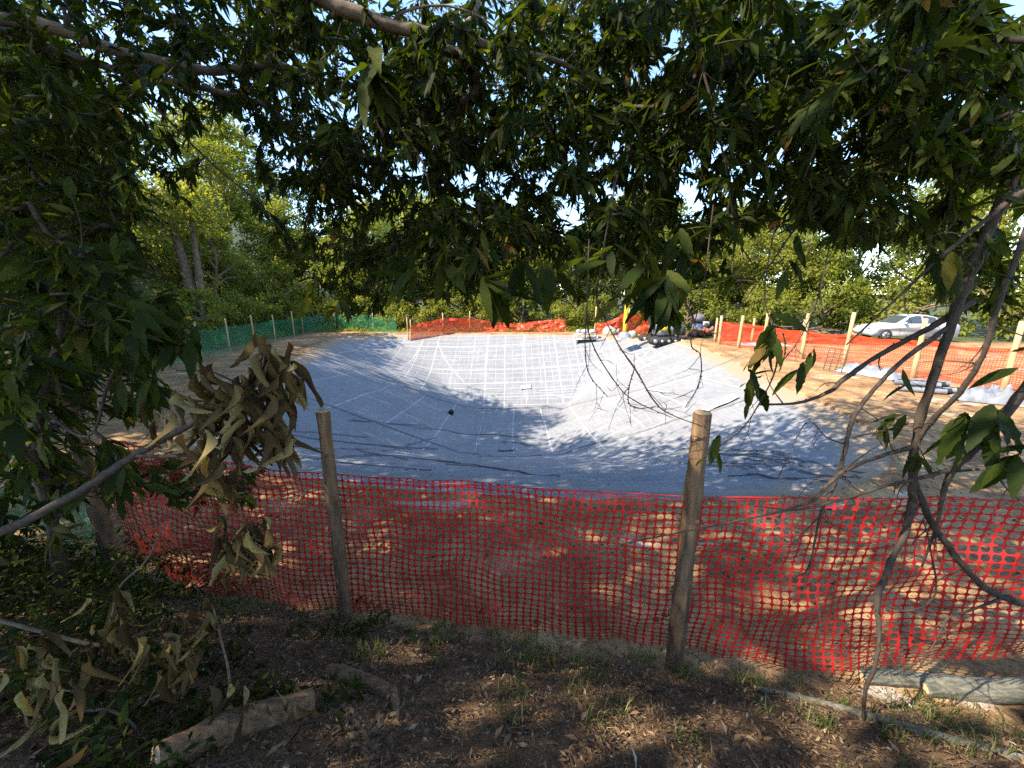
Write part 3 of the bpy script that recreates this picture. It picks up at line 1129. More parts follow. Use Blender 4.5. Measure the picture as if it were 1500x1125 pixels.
# left chestnut, trunk out of the picture on the left
rootA = thing('chestnut_tree', 'large chestnut tree whose grey boughs reach in from the upper left corner', 'tree', (-4.6, 1.3, gz(-4.6, 1.3)))
rootA.location = (0, 0, 0)
trA = ([(-4.6, 1.3, gz(-4.6, 1.3) - 0.15), (-4.55, 1.45, 1.6), (-4.4, 1.8, 3.0), (-4.2, 2.0, 4.6), (-3.8, 2.2, 6.2), (-3.2, 2.4, 7.6)], [0.26, 0.2, 0.18, 0.15, 0.11, 0.06])
p0 = np.array([-4.4, 1.8, 3.0])
boughsA = [
    [(-190, 10, 2.3, 20), (0, 28, 2.9, 18), (90, 45, 3.1, 17), (180, 78, 3.2, 15), (250, 95, 3.3, 14), (310, 104, 3.4, 12), (370, 97, 3.5, 11), (425, 100, 3.6, 9), (470, 130, 3.7, 5), (500, 175, 3.7, 3)],
    [(-190, 10, 2.3, 14), (-60, 25, 2.8, 13), (30, 52, 3.2, 12), (110, 85, 3.5, 11), (200, 108, 3.6, 10), (290, 128, 3.8, 8), (380, 150, 4.0, 5), (440, 190, 4.0, 3)],
    [(330, -90, 3.0, 24), (470, -3, 2.9, 20), (520, 20, 2.9, 19), (575, 37, 2.9, 17), (630, 48, 2.9, 14), (680, 56, 2.9, 12), (745, 76, 3.0, 9), (800, 84, 3.1, 7), (860, 110, 3.2, 4)],
    [(675, 55, 2.9, 12), (688, 32, 2.95, 9), (700, 10, 3.0, 6), (705, -20, 3.1, 4)],
    [(575, 38, 2.9, 9), (590, 18, 2.88, 4), (640, 8, 2.9, 3), (690, 18, 2.9, 2.5), (740, 50, 2.9, 2)],
    [(95, 46, 3.1, 8), (98, 30, 3.1, 6), (93, 15, 3.1, 4), (80, -20, 3.1, 3)],
    [(160, 100, 3.0, 3), (230, 160, 3.0, 3), (300, 230, 3.1, 2.5), (390, 310, 3.2, 2), (440, 380, 3.2, 1.5)],
    [(0, 190, 2.6, 4), (80, 230, 2.7, 3), (150, 290, 2.7, 2.5), (172, 335, 2.7, 2)],
    [(560, 150, 2.6, 2), (620, 240, 2.6, 2.2), (640, 330, 2.6, 2), (700, 400, 2.0, 1.8), (735, 440, 1.85, 1.6)],
]
blobsA = [(640, 120, 120, 120, 2.6, 4.8, 70), (800, 330, 60, 60, 2.6, 4.2, 30), (400, 30, 120, 50, 2.8, 5, 40), (120, 60, 190, 100, 2.4, 5, 90), (330, 60, 170, 90, 2.8, 5.5, 80), (70, 250, 110, 170, 2.2, 4.5, 110), (190, 210, 130, 110, 2.8, 6, 70), (520, 120, 170, 130, 2.4, 5, 120),
          (500, 320, 110, 100, 3.0, 6, 85), (600, 270, 130, 130, 2.8, 5.5, 120), (730, 120, 150, 130, 2.4, 5, 110), (740, 260, 120, 110, 2.6, 5, 100), (450, 230, 80, 80, 3, 6, 50),
          (60, 430, 90, 90, 2.2, 4, 50), (640, 390, 90, 50, 2.4, 4.5, 26), (520, 425, 60, 35, 3, 5, 9), (700, 350, 90, 60, 2.2, 4, 45), (360, 170, 60, 60, 3.5, 6, 22)]
k = 980
exA = np.stack([R.uniform(-9, 0.3, k), R.uniform(-3.4, 4.6, k), R.uniform(3.6, 8.0, k)], -1)  # unseen crown clusters above and behind the camera, added to shade the foreground
exA = exA[exA[:, 2] > CAMZ + 0.72 * exA[:, 1] + 0.5]
manA = [(738, 440, 1.8, 8, 66), (745, 425, 1.8, 5, 60), (795, 432, 1.9, 6, 52), (650, 385, 2.0, 7, 58), (590, 410, 2.1, 7, 50), (560, 380, 2.2, 6, 48), (690, 385, 1.9, 6, 56), (825, 405, 2.0, 5, 48),
        (568, 130, 1.9, 9, 78), (560, 110, 1.9, 5, 72), (500, 440, 2.4, 6, 44), (455, 430, 2.4, 5, 40)]
near_tree(rootA, boughsA, trA, blobsA, exA, manA, 0.115, 0.0026, 240)

# right chestnut with the long drooping limb
rootB = thing('chestnut_tree', 'chestnut tree with a dark drooping limb and bare twigs on the right', 'tree', (0, 0, 0))
trB = ([(4.3, 0.7, gz(4.3, 0.7) - 0.15), (4.2, 0.9, 1.5), (4.0, 1.3, 3.2), (3.6, 1.7, 4.8), (3.0, 2.2, 6.2), (2.4, 2.5, 7.0)], [0.2, 0.17, 0.15, 0.12, 0.08, 0.05])
boughsB = [
    [(1640, 40, 1.75, 24), (1560, 120, 1.9, 19), (1510, 200, 2.0, 16), (1465, 300, 1.95, 14), (1425, 390, 1.9, 13), (1395, 470, 1.85, 12), (1365, 560, 1.8, 10.5), (1342, 640, 1.8, 10), (1336, 700, 1.8, 10), (1338, 740, 1.8, 9)],
    [(1338, 735, 1.8, 10), (1325, 780, 1.8, 9), (1300, 835, 1.75, 8), (1285, 880, 1.7, 9), (1288, 930, 1.65, 5), (1280, 980, 1.6, 5), (1268, 1010, 1.6, 5), (1264, 1060, 1.55, 4), (1256, 1130, 1.5, 3)],
    [(1338, 700, 1.8, 8), (1362, 760, 1.8, 8), (1390, 800, 1.75, 8), (1430, 850, 1.7, 8), (1470, 875, 1.7, 10), (1530, 890, 1.65, 14)],
    [(1560, 500, 1.75, 16), (1510, 560, 1.7, 14), (1460, 620, 1.7, 12), (1420, 665, 1.7, 11), (1395, 690, 1.7, 8), (1383, 720, 1.72, 6), (1372, 770, 1.75, 4), (1350, 830, 1.75, 2.5)],
    [(1425, 440, 1.9, 10), (1380, 470, 1.9, 9), (1330, 497, 1.9, 8), (1280, 525, 1.9, 7), (1240, 552, 1.9, 7), (1215, 573, 1.9, 5.5), (1170, 590, 1.9, 4), (1112, 593, 1.9, 3)],
    [(1395, 475, 1.85, 7), (1320, 530, 1.8, 6), (1272, 580, 1.8, 5.5), (1247, 620, 1.8, 5.5), (1238, 660, 1.8, 5), (1225, 705, 1.8, 4.5), (1205, 745, 1.8, 4), (1192, 800, 1.75, 2.5)],
    [(1338, 655, 1.8, 7), (1290, 668, 1.8, 5), (1240, 688, 1.75, 5.5), (1215, 708, 1.75, 5), (1180, 738, 1.7, 4), (1080, 763, 1.7, 2.6), (960, 787, 1.7, 2), (878, 803, 1.7, 1.3)],
    [(1405, 685, 1.7, 6), (1340, 702, 1.7, 5), (1290, 714, 1.7, 4.5), (1220, 735, 1.7, 4.5), (1165, 747, 1.7, 2.5), (1100, 740, 1.7, 1.5)],
    [(1510, 320, 1.6, 8), (1465, 440, 1.6, 6.5), (1440, 520, 1.6, 6.5), (1405, 575, 1.65, 7), (1362, 620, 1.75, 7), (1342, 650, 1.8, 6)],
    [(1520, 265, 1.8, 9), (1440, 325, 1.8, 6), (1380, 375, 1.8, 4.5), (1310, 440, 1.8, 3), (1240, 505, 1.8, 2)],
    [(1520, 150, 1.9, 8), (1420, 190, 2.0, 6), (1330, 230, 2.1, 5), (1240, 280, 2.2, 4), (1170, 330, 2.3, 3), (1120, 400, 2.2, 2), (1075, 460, 2.1, 1.5)],
    [(1520, 60, 2.1, 10), (1400, 60, 2.3, 8), (1280, 100, 2.5, 6), (1180, 150, 2.6, 5), (1080, 180, 2.7, 4), (980, 230, 2.8, 3)],
    [(1018, -30, 2.2, 4), (1020, 60, 2.2, 3.6), (1048, 170, 2.2, 3.2), (1065, 260, 2.2, 2.6), (1075, 340, 2.1, 2.2), (1072, 400, 2.0, 1.8)],
    [(905, 250, 2.3, 2), (890, 330, 2.1, 2.4), (880, 390, 2.0, 2.4), (874, 440, 2.0, 2.3), (890, 475, 1.95, 2.2), (910, 512, 1.9, 2.4), (930, 540, 1.9, 2.4), (960, 590, 1.9, 1.9), (985, 608, 1.9, 1.6), (1030, 625, 1.9, 1.2)],
    [(929, 541, 1.9, 1.8), (922, 565, 1.9, 1.5), (921, 590, 1.9, 1.3), (935, 598, 1.9, 1.1), (960, 596, 1.9, 1)],
    [(863, 350, 2.0, 2), (860, 440, 1.95, 2), (866, 500, 1.9, 1.8), (905, 565, 1.9, 1.6), (935, 590, 1.9, 1.3), (985, 612, 1.9, 1)],
    [(860, 440, 1.95, 1.6), (857, 510, 1.9, 1.5), (864, 550, 1.9, 1.4), (890, 581, 1.9, 0.9)],
    [(1045, 300, 2.1, 2), (1030, 420, 2.0, 1.7), (1012, 500, 1.9, 1.5), (1026, 520, 1.9, 1.5), (1025, 560, 1.9, 1.3), (1004, 597, 1.9, 1)],
    [(1135, 330, 2.0, 2), (1120, 430, 1.9, 1.8), (1138, 500, 1.8, 2.2), (1135, 545, 1.8, 2), (1110, 595, 1.8, 1.8), (1085, 630, 1.8, 1.5), (1050, 658, 1.75, 1.2), (1035, 675, 1.72, 1)],
    [(1215, 360, 2.0, 2), (1200, 430, 1.9, 1.8), (1175, 490, 1.85, 1.6), (1150, 525, 1.8, 1.4)],
    [(1250, 640, 1.75, 2.5), (1300, 630, 1.8, 3), (1330, 620, 1.8, 4)],
    [(1140, 700, 1.7, 1.3), (1180, 620, 1.75, 1.6), (1210, 640, 1.75, 1.8), (1235, 650, 1.8, 2)],
    [(1285, 880, 1.7, 3), (1330, 895, 1.65, 3), (1370, 870, 1.62, 2.6), (1362, 800, 1.6, 2), (1352, 760, 1.6, 1.5)],
    [(1395, 690, 1.7, 4), (1450, 690, 1.6, 3), (1480, 720, 1.55, 2), (1500, 700, 1.5, 1.5)],
    [(1196, 780, 1.75, 2.5), (1185, 830, 1.7, 2.2), (1165, 845, 1.68, 1.6), (1120, 850, 1.65, 1)],
    [(1470, 875, 1.7, 4), (1420, 895, 1.65, 3), (1390, 905, 1.62, 2.6), (1370, 940, 1.6, 2), (1345, 980, 1.58, 1.2)],
]
blobsB = [(860, 70, 130, 110, 2.6, 4.6, 100), (1000, 50, 100, 90, 2.4, 4.2, 60), (950, 200, 90, 70, 2.4, 4.2, 50), (1180, 90, 90, 90, 2.0, 3.8, 50), (1330, 60, 120, 90, 1.8, 3.4, 60), (980, 130, 130, 130, 2.4, 5, 100), (900, 260, 90, 120, 2.3, 4.5, 70), (1080, 100, 120, 120, 2.0, 4.5, 90), (1130, 250, 110, 90, 2.0, 4, 80), (1260, 180, 130, 120, 1.8, 3.6, 120), (1400, 120, 120, 140, 1.8, 3.4, 120),
          (1440, 240, 80, 80, 1.7, 3.0, 50), (1290, 310, 130, 50, 1.9, 3.6, 50), (970, 350, 70, 80, 2.0, 3.6, 40), (1430, 400, 60, 60, 1.7, 2.6, 16), (880, 350, 50, 60, 2.2, 3.6, 22), (1040, 360, 40, 60, 2.2, 3.5, 16)]
k = 220
exB = np.stack([R.uniform(-1, 5.5, k), R.uniform(-2.5, 2.2, k), R.uniform(3.6, 7.5, k)], -1)  # unseen clusters above the frame, added to deepen the shade below
exB = exB[exB[:, 2] > CAMZ + 0.72 * exB[:, 1] + 0.5]
manB = [(880, 400, 2.0, 7, 56), (940, 410, 1.95, 7, 56), (970, 445, 1.75, 14, 68), (985, 455, 1.75, 9, 62), (945, 455, 1.8, 7, 56), (1000, 380, 2.0, 7, 56), (1085, 365, 2.0, 6, 46), (1165, 385, 2.0, 6, 44), (1150, 400, 2.0, 4, 40),
        (1130, 508, 1.8, 9, 62), (1120, 515, 1.8, 5, 52), (1165, 545, 1.8, 7, 44), (1112, 568, 1.8, 5, 46), (1092, 602, 1.8, 5, 34), (1034, 672, 1.68, 4, 50), (1285, 632, 1.8, 5, 42), (1300, 640, 1.8, 3, 40),
        (1400, 650, 1.65, 8, 62), (1455, 635, 1.6, 8, 70), (1480, 670, 1.55, 6, 66), (1370, 640, 1.7, 4, 50), (1440, 400, 1.6, 5, 66), (1330, 565, 1.9, 3, 36), (1350, 690, 1.75, 3, 40), (1490, 540, 1.6, 4, 60),
        (905, 440, 2.0, 5, 46), (860, 380, 2.1, 6, 50)]
near_tree(rootB, boughsB, trB, blobsB, exB, manB, 0.115, 0.0022, 260, trunk_mat='bark', sprigs=True)

# ------------------------------------------------------------------ netting and fences
def net_curve(path_bottom, path_top, step, rows, hole, mat, name, parent, bulge=0.02, simple=False, seed=1, vpow=1.0):
    """knotted plastic netting between two polylines; real holes"""
    pb = np.asarray(path_bottom, float)
    pt = np.asarray(path_top, float)
    seg = np.linalg.norm(np.diff(pb[:, :2], axis=0), axis=1)
    s = np.concatenate([[0], np.cumsum(seg)])
    nu = max(2, int(s[-1] / step))
    q = np.linspace(0, s[-1], nu + 1)
    B = np.stack([np.interp(q, s, pb[:, k]) for k in range(3)], -1)
    T = np.stack([np.interp(q, s, pt[:, k]) for k in range(3)], -1)
    tan = norm(np.gradient(B, axis=0))
    side = np.stack([-tan[:, 1], tan[:, 0], 0 * tan[:, 0]], -1)
    v = np.linspace(0, 1, rows + 1) ** vpow
    U, W = np.meshgrid(np.arange(nu + 1), np.arange(rows + 1), indexing='ij')
    GP = B[:, None, :] * (1 - v)[None, :, None] + T[:, None, :] * v[None, :, None]
    qq = q[:, None] + 0 * v[None, :]
    vv = v[None, :] + 0 * qq
    off = bulge * (2 * fbm(qq * 1.3, vv * 2.0, seed, 3) + 1.2 * fbm(qq * 4, vv * 5, seed + 3, 2))
    GP = GP + off[..., None] * side[:, None, :]
    GP[..., 2] += bulge * 0.9 * fbm(qq * 2.2, vv * 3.5, seed + 7, 3) * np.sin(np.pi * np.clip(vv, 0, 1) * 0.9 + 0.15)
    GP += tan[:, None, :] * (bulge * 0.7 * fbm(qq * 2.5, vv * 3, seed + 9, 3))[..., None]
    gv = GP.reshape(-1, 3)
    i = (np.arange(nu)[:, None] * (rows + 1) + np.arange(rows)[None, :]).ravel()
    c = [i, i + rows + 1, i + rows + 2, i + 1]
    C = [gv[k] for k in c]
    ctr = (C[0] + C[1] + C[2] + C[3]) / 4
    base = len(gv)
    n = len(i)
    if simple:
        Hs = [ctr + (C[k] - ctr) * hole for k in range(4)]
        V = np.vstack([gv] + Hs)
        h = [base + k * n + np.arange(n) for k in range(4)]
        F = np.vstack([np.stack([c[k], c[(k + 1) % 4], h[(k + 1) % 4], h[k]], -1) for k in range(4)])
        me = mk_mesh(name, V, F)
    else:
        Hs = []
        for k in range(4):
            a, b = C[k], C[(k + 1) % 4]
            for w in (0.24, 0.76):
                e = a * (1 - w) + b * w
                Hs.append(ctr + (e - ctr) * hole)
        V = np.vstack([gv] + Hs)
        h = [base + k * n + np.arange(n) for k in range(8)]
        F4 = np.vstack([np.stack([c[k], c[(k + 1) % 4], h[2 * k + 1], h[2 * k]], -1) for k in range(4)])
        F3 = np.vstack([np.stack([c[k], h[2 * k], h[(2 * k + 7) % 8]], -1) for k in range(4)])
        me = mk_mesh(name, V, [F4, F3])
    return link(name, me, M[mat], parent)


def wood_post(parent, x, y, h, r, mat, lean=(0, 0), z0=None, sides=10, knots=True, top_mat=True):
    z0 = gz(x, y) if z0 is None else z0
    n = 12 if knots else 4
    s = np.linspace(0, 1, n)
    pts = np.stack([x + lean[0] * s + (0.35 * r * fbm(s * 3, s * 0 + x, 5, 2) if knots else 0), y + lean[1] * s, z0 - 0.12 + (h + 0.12) * s], -1)
    rad = r * (1.08 - 0.16 * s) * (1 + (0.12 * R.normal(0, 1, n) * 0.5 if knots else 0))
    g = G()
    g.tube(pts, rad, sides, jitter=0.05 if knots else 0.03)
    if knots:
        for _ in range(7):
            k = R.integers(2, n - 2)
            a = R.random() * 6.28
            dv = np.array([math.cos(a), math.sin(a), 0.5])
            g.tube([pts[k] + dv * r * 0.6, pts[k] + dv * r * R.uniform(1.02, 1.3)], [r * 0.38, r * R.uniform(0.12, 0.25)], 6)
    o = g.obj('post', M[mat], parent)
    if top_mat:
        gt = G()
        gt.tube([pts[-1] + np.array([0, 0, 0.002]), pts[-1] + np.array([0.0, 0, 0.008])], [rad[-1] * 0.96, rad[-1] * 0.9], sides)
        gt.obj('cut_end', M['cutwood'], o)
    return pts[-1]


# front fence
ff = thing('safety_fence', 'orange red barrier netting on rough wooden posts in the foreground', 'fence')
posts = [(1.0, 2.0, 1.63, 0.049, (0.02, 0.05)), (-1.19, 2.39, 1.53, 0.043, (0.0, 0.02)), (-3.12, 2.72, 1.6, 0.055, (-0.05, 0)), (2.85, 1.68, 1.5, 0.06, (0.1, 0))]
for x, y, h, r, ln in posts:
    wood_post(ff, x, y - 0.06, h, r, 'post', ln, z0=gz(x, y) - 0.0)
bot, top = [], []
for px, pyt, pyb in ((150, 640, 800), (250, 664, 850), (395, 688, 878), (480, 693, 886), (512, 696, 889), (600, 705, 900), (700, 710, 912), (800, 716, 924), (900, 721, 936), (1010, 727, 950), (1100, 728, 965), (1200, 729, 980), (1350, 730, 985), (1500, 733, 975), (1640, 738, 970)):
    d = ray(px, pyt)
    # meet the fence line
    k = 2.178 / (d[1] + 0.178 * d[0])
    a = np.array([0, 0, CAMZ]) + d * k
    d = ray(px, pyb)
    k = 2.178 / (d[1] + 0.178 * d[0])
    b = np.array([0, 0, CAMZ]) + d * k
    b[0] = a[0]
    b[1] = a[1]
    b[2] = max(b[2], -0.03)
    top.append(a)
    bot.append(b)
bot, top = np.array(bot), np.array(top)
net_curve(bot, top, 0.047, 26, 0.81, 'orange_net', 'netting', ff, 0.085, seed=3, vpow=1.22)
g = G()
g.tube(catmull(top + np.array([0, -0.004, 0.0]), 6), 0.004, 5)
g.obj('top_cord', M['orange_net'], ff)
for x, y, h, r, ln in posts:
    for f in (0.35, 0.62, 0.92):
        zc = gz(x, y) + f
        a_ = np.linspace(0, 2 * np.pi, 13)
        lx, ly = x + ln[0] * f / h, y - 0.06 + ln[1] * f / h
        G().tube(np.stack([lx + (r * 1.12) * np.cos(a_), ly + (r * 1.12) * np.sin(a_) + 0.02, zc + 0.01 * np.sin(a_)], -1), 0.0022, 4, caps=False).obj('wire_tie', M['darksteel'], ff)
# red fabric strands bunched at the bottom of the net are part of the net itself

# left green fence
gf = thing('green_fence', 'dark green debris netting on thin stakes along the left bank', 'fence')
gl = [(-3.25, 2.78), (-5.2, 3.7), (-7.3, 4.9), (-9.3, 6.2), (-10.5, 8.0), (-10.6, 9.9), (-10.7, 11.8), (-10.8, 13.4), (-10.95, 15.0), (-11.2, 16.9), (-11.5, 18.9), (-11.5, 20.6), (-12.3, 23.0), (-10.9, 24.2), (-8.3, 23.4), (-5.75, 21.6)]
for x, y in gl[1:]:
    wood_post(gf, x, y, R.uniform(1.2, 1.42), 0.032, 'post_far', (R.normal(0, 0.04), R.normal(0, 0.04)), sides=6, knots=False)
gb = []
gt_ = []
for (x0, y0), (x1, y1) in zip(gl[:-1], gl[1:]):
    for s in (0, 0.35, 0.7):
        x, y = x0 + (x1 - x0) * s, y0 + (y1 - y0) * s
        sag = -0.07 * math.sin(math.pi * s)
        gb.append((x, y - 0.04, gz(x, y) - 0.02))
        gt_.append((x, y - 0.04, gz(x, y) + 1.0 + sag + R.normal(0, 0.02)))
net_curve(gb, gt_, 0.06, 17, 0.82, 'green_net', 'netting', gf, 0.10, simple=True, seed=9)

# far orange fence, upright and then slumped
of = thing('orange_fence', 'bright orange netting on stakes across the far bank, sagging towards the right', 'fence')
ol = [(-5.6, 21.5, 1.0, 1.3), (-3.9, 22.3, 0.95, 1.25), (-2.5, 22.9, 0.85, 1.25), (-1.4, 23.2, 0.6, 0), (0.2, 23.4, 0.45, 0), (1.6, 23.4, 0.62, 0), (3.2, 23.3, 0.75, 0)]
for x, y, t, h in ol:
    if h:
        wood_post(of, x, y, h, 0.035, 'post_far', (R.normal(0, 0.03), 0), sides=6, knots=False)
net_curve([(x, y - 0.05, gz(x, y) - 0.02) for x, y, t, h in ol], [(x, y - 0.05 + (0.35 if not h else 0), gz(x, y) + t) for x, y, t, h in ol], 0.05, 18, 0.5, 'orange_net_far', 'netting', of, 0.22, simple=True, seed=21)

of2 = thing('orange_fence', 'short stretch of draped orange netting beside the yellow excavator arm', 'fence')
ol = [(4.7, 22.2, 0.55, 1.35), (5.6, 22.0, 0.75, 0), (6.2, 22.0, 1.15, 0), (6.55, 22.0, 1.0, 1.3), (7.3, 22.0, 1.15, 0), (8.0, 21.9, 0.95, 1.2)]
for x, y, t, h in ol:
    if h:
        wood_post(of2, x, y, h + 0.15, 0.04, 'post_far', (R.normal(0, 0.03), 0), sides=6, knots=False)
net_curve([(x, y - 0.05, gz(x, y) - 0.02) for x, y, t, h in ol], [(x, y - 0.05, gz(x, y) + t) for x, y, t, h in ol], 0.05, 18, 0.42, 'orange_net_far', 'netting', of2, 0.3, simple=True, seed=29)

# right orange fence
rf_ = thing('orange_fence', 'orange see-through netting on tall yellow stakes along the right bank, before the car', 'fence')
rl = [(9.28, 17.4), (9.63, 16.5), (10.1, 15.6), (10.3, 13.7), (10.8, 12.5), (10.95, 10.4), (11.45, 8.8), (12.0, 6.9), (12.6, 5.0)]
hh = [1.25, 1.35, 1.5, 1.6, 1.7, 1.6, 1.62, 1.6, 1.6]
for (x, y), h in zip(rl, hh):
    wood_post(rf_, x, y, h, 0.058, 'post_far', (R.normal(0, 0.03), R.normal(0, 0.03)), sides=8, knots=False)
rb, rt = [], []
for (x0, y0), (x1, y1) in zip(rl[:-1], rl[1:]):
    for s in (0, 0.5):
        x, y = x0 + (x1 - x0) * s + 0.07, y0 + (y1 - y0) * s
        rb.append((x, y, gz(x, y) - 0.02))
        rt.append((x, y, gz(x, y) + 1.0 - (0.06 if s else 0)))
net_curve(rb, rt, 0.055, 18, 0.80, 'orange_net_far', 'netting', rf_, 0.09, simple=True, seed=31)
net_curve([(a, b, c - 0.09) for a, b, c in rt], rt, 0.05, 3, 0.3, 'orange_net_far', 'hem', rf_, 0.03, simple=True, seed=33)
rf2 = thing('orange_fence', 'dense doubled orange netting crossing between the stakes beside the brush pile', 'fence')
l2 = [(9.7, 18.6), (11.4, 18.5), (13.4, 18.0), (15.5, 17.2), (18, 16.4)]
for x, y in l2[:3]:
    wood_post(rf2, x, y, 1.1, 0.05, 'post_far', (0, 0), sides=6, knots=False)
net_curve([(x, y, gz(x, y)) for x, y in l2], [(x, y, gz(x, y) + h) for (x, y), h in zip(l2, (0.95, 0.8, 0.45, 0.3, 0.25))], 0.055, 16, 0.45, 'orange_net_far', 'netting', rf2, 0.15, simple=True, seed=37)

# ------------------------------------------------------------------ background trees
def far_crown(h, r, nclump, per, lsize, seed, base=0.22, mat='far_leaf'):
    rr = np.random.default_rng(seed)
    cs = []
    while len(cs) < nclump:
        p = rr.uniform(-1, 1, 3)
        q = np.linalg.norm(p)
        if q > 1 or q < 0.35:
            continue
        z = h * (base + (1 - base) * (p[2] + 1) / 2)
        wz = 1.0 - 0.35 * abs(p[2])
        cs.append((p[0] * r * wz, p[1] * r * wz, z))
    cs = np.array(cs)
    cr = rr.uniform(0.35, 0.75, nclump) * r * 0.36
    pos = cs[:, None, :] + norm(rr.normal(0, 1, (nclump, per, 3))) * (rr.random((nclump, per, 1)) ** 0.5) * cr[:, None, None] * np.array([1.15, 1.15, 0.8])
    out = norm(pos - cs[:, None, :]) + rr.normal(0, 0.6, pos.shape)
    out[..., 2] -= 0.3
    dirs = norm(out).reshape(-1, 3)
    ups = (np.array([0, 0, 1.0]) + 0.8 * norm(pos - cs[:, None, :]) + rr.normal(0, 0.5, pos.shape)).reshape(-1, 3)
    pos = pos.reshape(-1, 3)
    size = lsize * rr.uniform(0.6, 1.35, len(pos))
    base_t = np.repeat(rr.uniform(0.15, 0.8, nclump), per)
    tint = np.clip(base_t + rr.normal(0, 0.14, len(pos)), 0, 1)
    V, F = batch(LEAF_FAR, pos, dirs, ups, size)
    crown = mk_mesh('crown', V, F, np.repeat(tint, 4))
    crown.materials.append(M[mat])
    g = G()
    n = 8
    s = np.linspace(0, 1, n)
    bend = rr.normal(0, 0.25, 2)
    tp = np.stack([bend[0] * s * s + 0.08 * np.sin(s * 7), bend[1] * s * s, -0.3 + (h * 0.8 + 0.3) * s], -1)
    g.tube(tp, 0.022 * h * (1 - 0.8 * s) + 0.02, 7, jitter=0.08)
    for k in rr.choice(nclump, min(nclump, 16), replace=False):
        a = tp[min(n - 1, 2 + int((n - 3) * max(0.0, (cs[k][2] / h - 0.15)) * 0.9))]
        g.tube(catmull([a, (a + cs[k]) / 2 + np.array([0, 0, 0.15]), cs[k]], 3), np.linspace(0.05, 0.015, 7), 5, caps=False)
    tm = g.mesh('trunk')
    tm.materials.append(M['bark_smooth'])
    return crown, tm


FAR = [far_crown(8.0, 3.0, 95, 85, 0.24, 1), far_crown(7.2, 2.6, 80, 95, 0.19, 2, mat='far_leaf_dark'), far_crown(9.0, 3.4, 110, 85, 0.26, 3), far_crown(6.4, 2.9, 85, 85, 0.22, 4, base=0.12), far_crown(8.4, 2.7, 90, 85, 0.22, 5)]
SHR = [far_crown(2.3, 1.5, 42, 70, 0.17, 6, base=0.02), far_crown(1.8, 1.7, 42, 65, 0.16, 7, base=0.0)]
ORD = ['first', 'second', 'third', 'fourth', 'fifth', 'sixth', 'seventh', 'eighth', 'ninth', 'tenth', 'eleventh', 'twelfth', 'thirteenth', 'fourteenth', 'fifteenth', 'sixteenth', 'seventeenth', 'eighteenth', 'nineteenth', 'twentieth']


def place_tree(name, var, x, y, s, label, cat, group, sz=1.0):
    root = thing(name, label, cat, (x, y, gz(x, y) - 0.05), R.random() * 6.28, group)
    root.scale = (s, s, s * sz)
    for nm, me in zip(('crown', 'trunk'), var):
        o = link(nm, me, None, root)
        if nm == 'crown':
            o['kind'] = 'stuff'
    return root


row_back = [(-10.5, 28, 1.0), (-7.6, 27.0, 0.95), (-4.6, 27.8, 1.0), (-2.2, 26.6, 0.85), (0.4, 27.6, 0.98), (3.0, 28.2, 0.86), (6.0, 27.2, 1.0), (9.0, 27.8, 1.05), (12.2, 26.6, 0.95), (15.3, 27.4, 0.95), (18.4, 25.4, 1.0), (21.8, 25.2, 1.0), (25.2, 22.6, 1.0), (28.0, 18.6, 1.05), (29, 13.5, 1.0)]
for k, (x, y, s) in enumerate(row_back):
    place_tree('leafy_tree', FAR[k % 5], x, y, s, 'green leafy tree in the row beyond the far bank, %s from the left' % ORD[k], 'tree', 'trees beyond the far bank')
row_deep = [(20.5, 39, 1.3), (10, 41, 1.2), (-1, 42, 1.2), (-19.5, 36, 1.35), (-11.2, 33, 1.2), (-6, 37, 1.2), (-14, 35, 1.25), (-8.5, 34, 1.2), (-3.5, 35, 1.05), (2.0, 36, 0.9), (7.0, 35, 0.95), (12, 35, 1.1), (17.5, 34, 1.15), (23.5, 33, 1.2), (30, 29, 1.25), (36, 22, 1.25)]
row_deep.sort(key=lambda q: q[0] / q[1])
for k, (x, y, s) in enumerate(row_deep):
    place_tree('leafy_tree', FAR[(k * 2 + 1) % 5], x, y, s, 'taller tree standing deep behind the far row, %s from the left' % ORD[k], 'tree', 'trees deep behind the far bank')
row_left = [(-18.5, 9.5, 0.95), (-19.0, 15.0, 0.9), (-20.5, 20.0, 0.95), (-22, 11.5, 1.1), (-17.5, 30.5, 0.9), (-25, 25, 1.2), (-22, 31, 1.1), (-27, 15, 1.3), (-29, 28, 1.4), (-24.5, 35, 1.4), (-31, 20, 1.4), (-20, 4.5, 1.1)]
row_left.sort(key=lambda q: q[0] / q[1])
for k, (x, y, s) in enumerate(row_left):
    place_tree('hillside_tree', FAR[(k * 3 + 2) % 5], x, y, s, 'tree on the wooded slope behind the green fence, %s from the left' % ORD[k], 'tree', 'trees on the left slope')
# tall trees on the foot of the slope that shade the near half of the liner
place_tree('shade_tree', far_crown(10.8, 3.7, 130, 120, 0.26, 21, base=0.25), -13.2, 10.4, 1.0, 'tall dense tree behind the green fence on the left bank', 'tree', None)
place_tree('shade_tree', far_crown(11.0, 4.2, 140, 125, 0.235, 22, base=0.26), -11.2, 5.6, 1.0, 'broad tall tree rising outside the near corner of the green fence', 'tree', None)
place_tree('shade_tree', far_crown(10.5, 4.2, 110, 100, 0.21, 23, base=0.24), -9.8, 0.8, 1.0, 'tall tree at the left edge, nearest of the tall trees', 'tree', None)

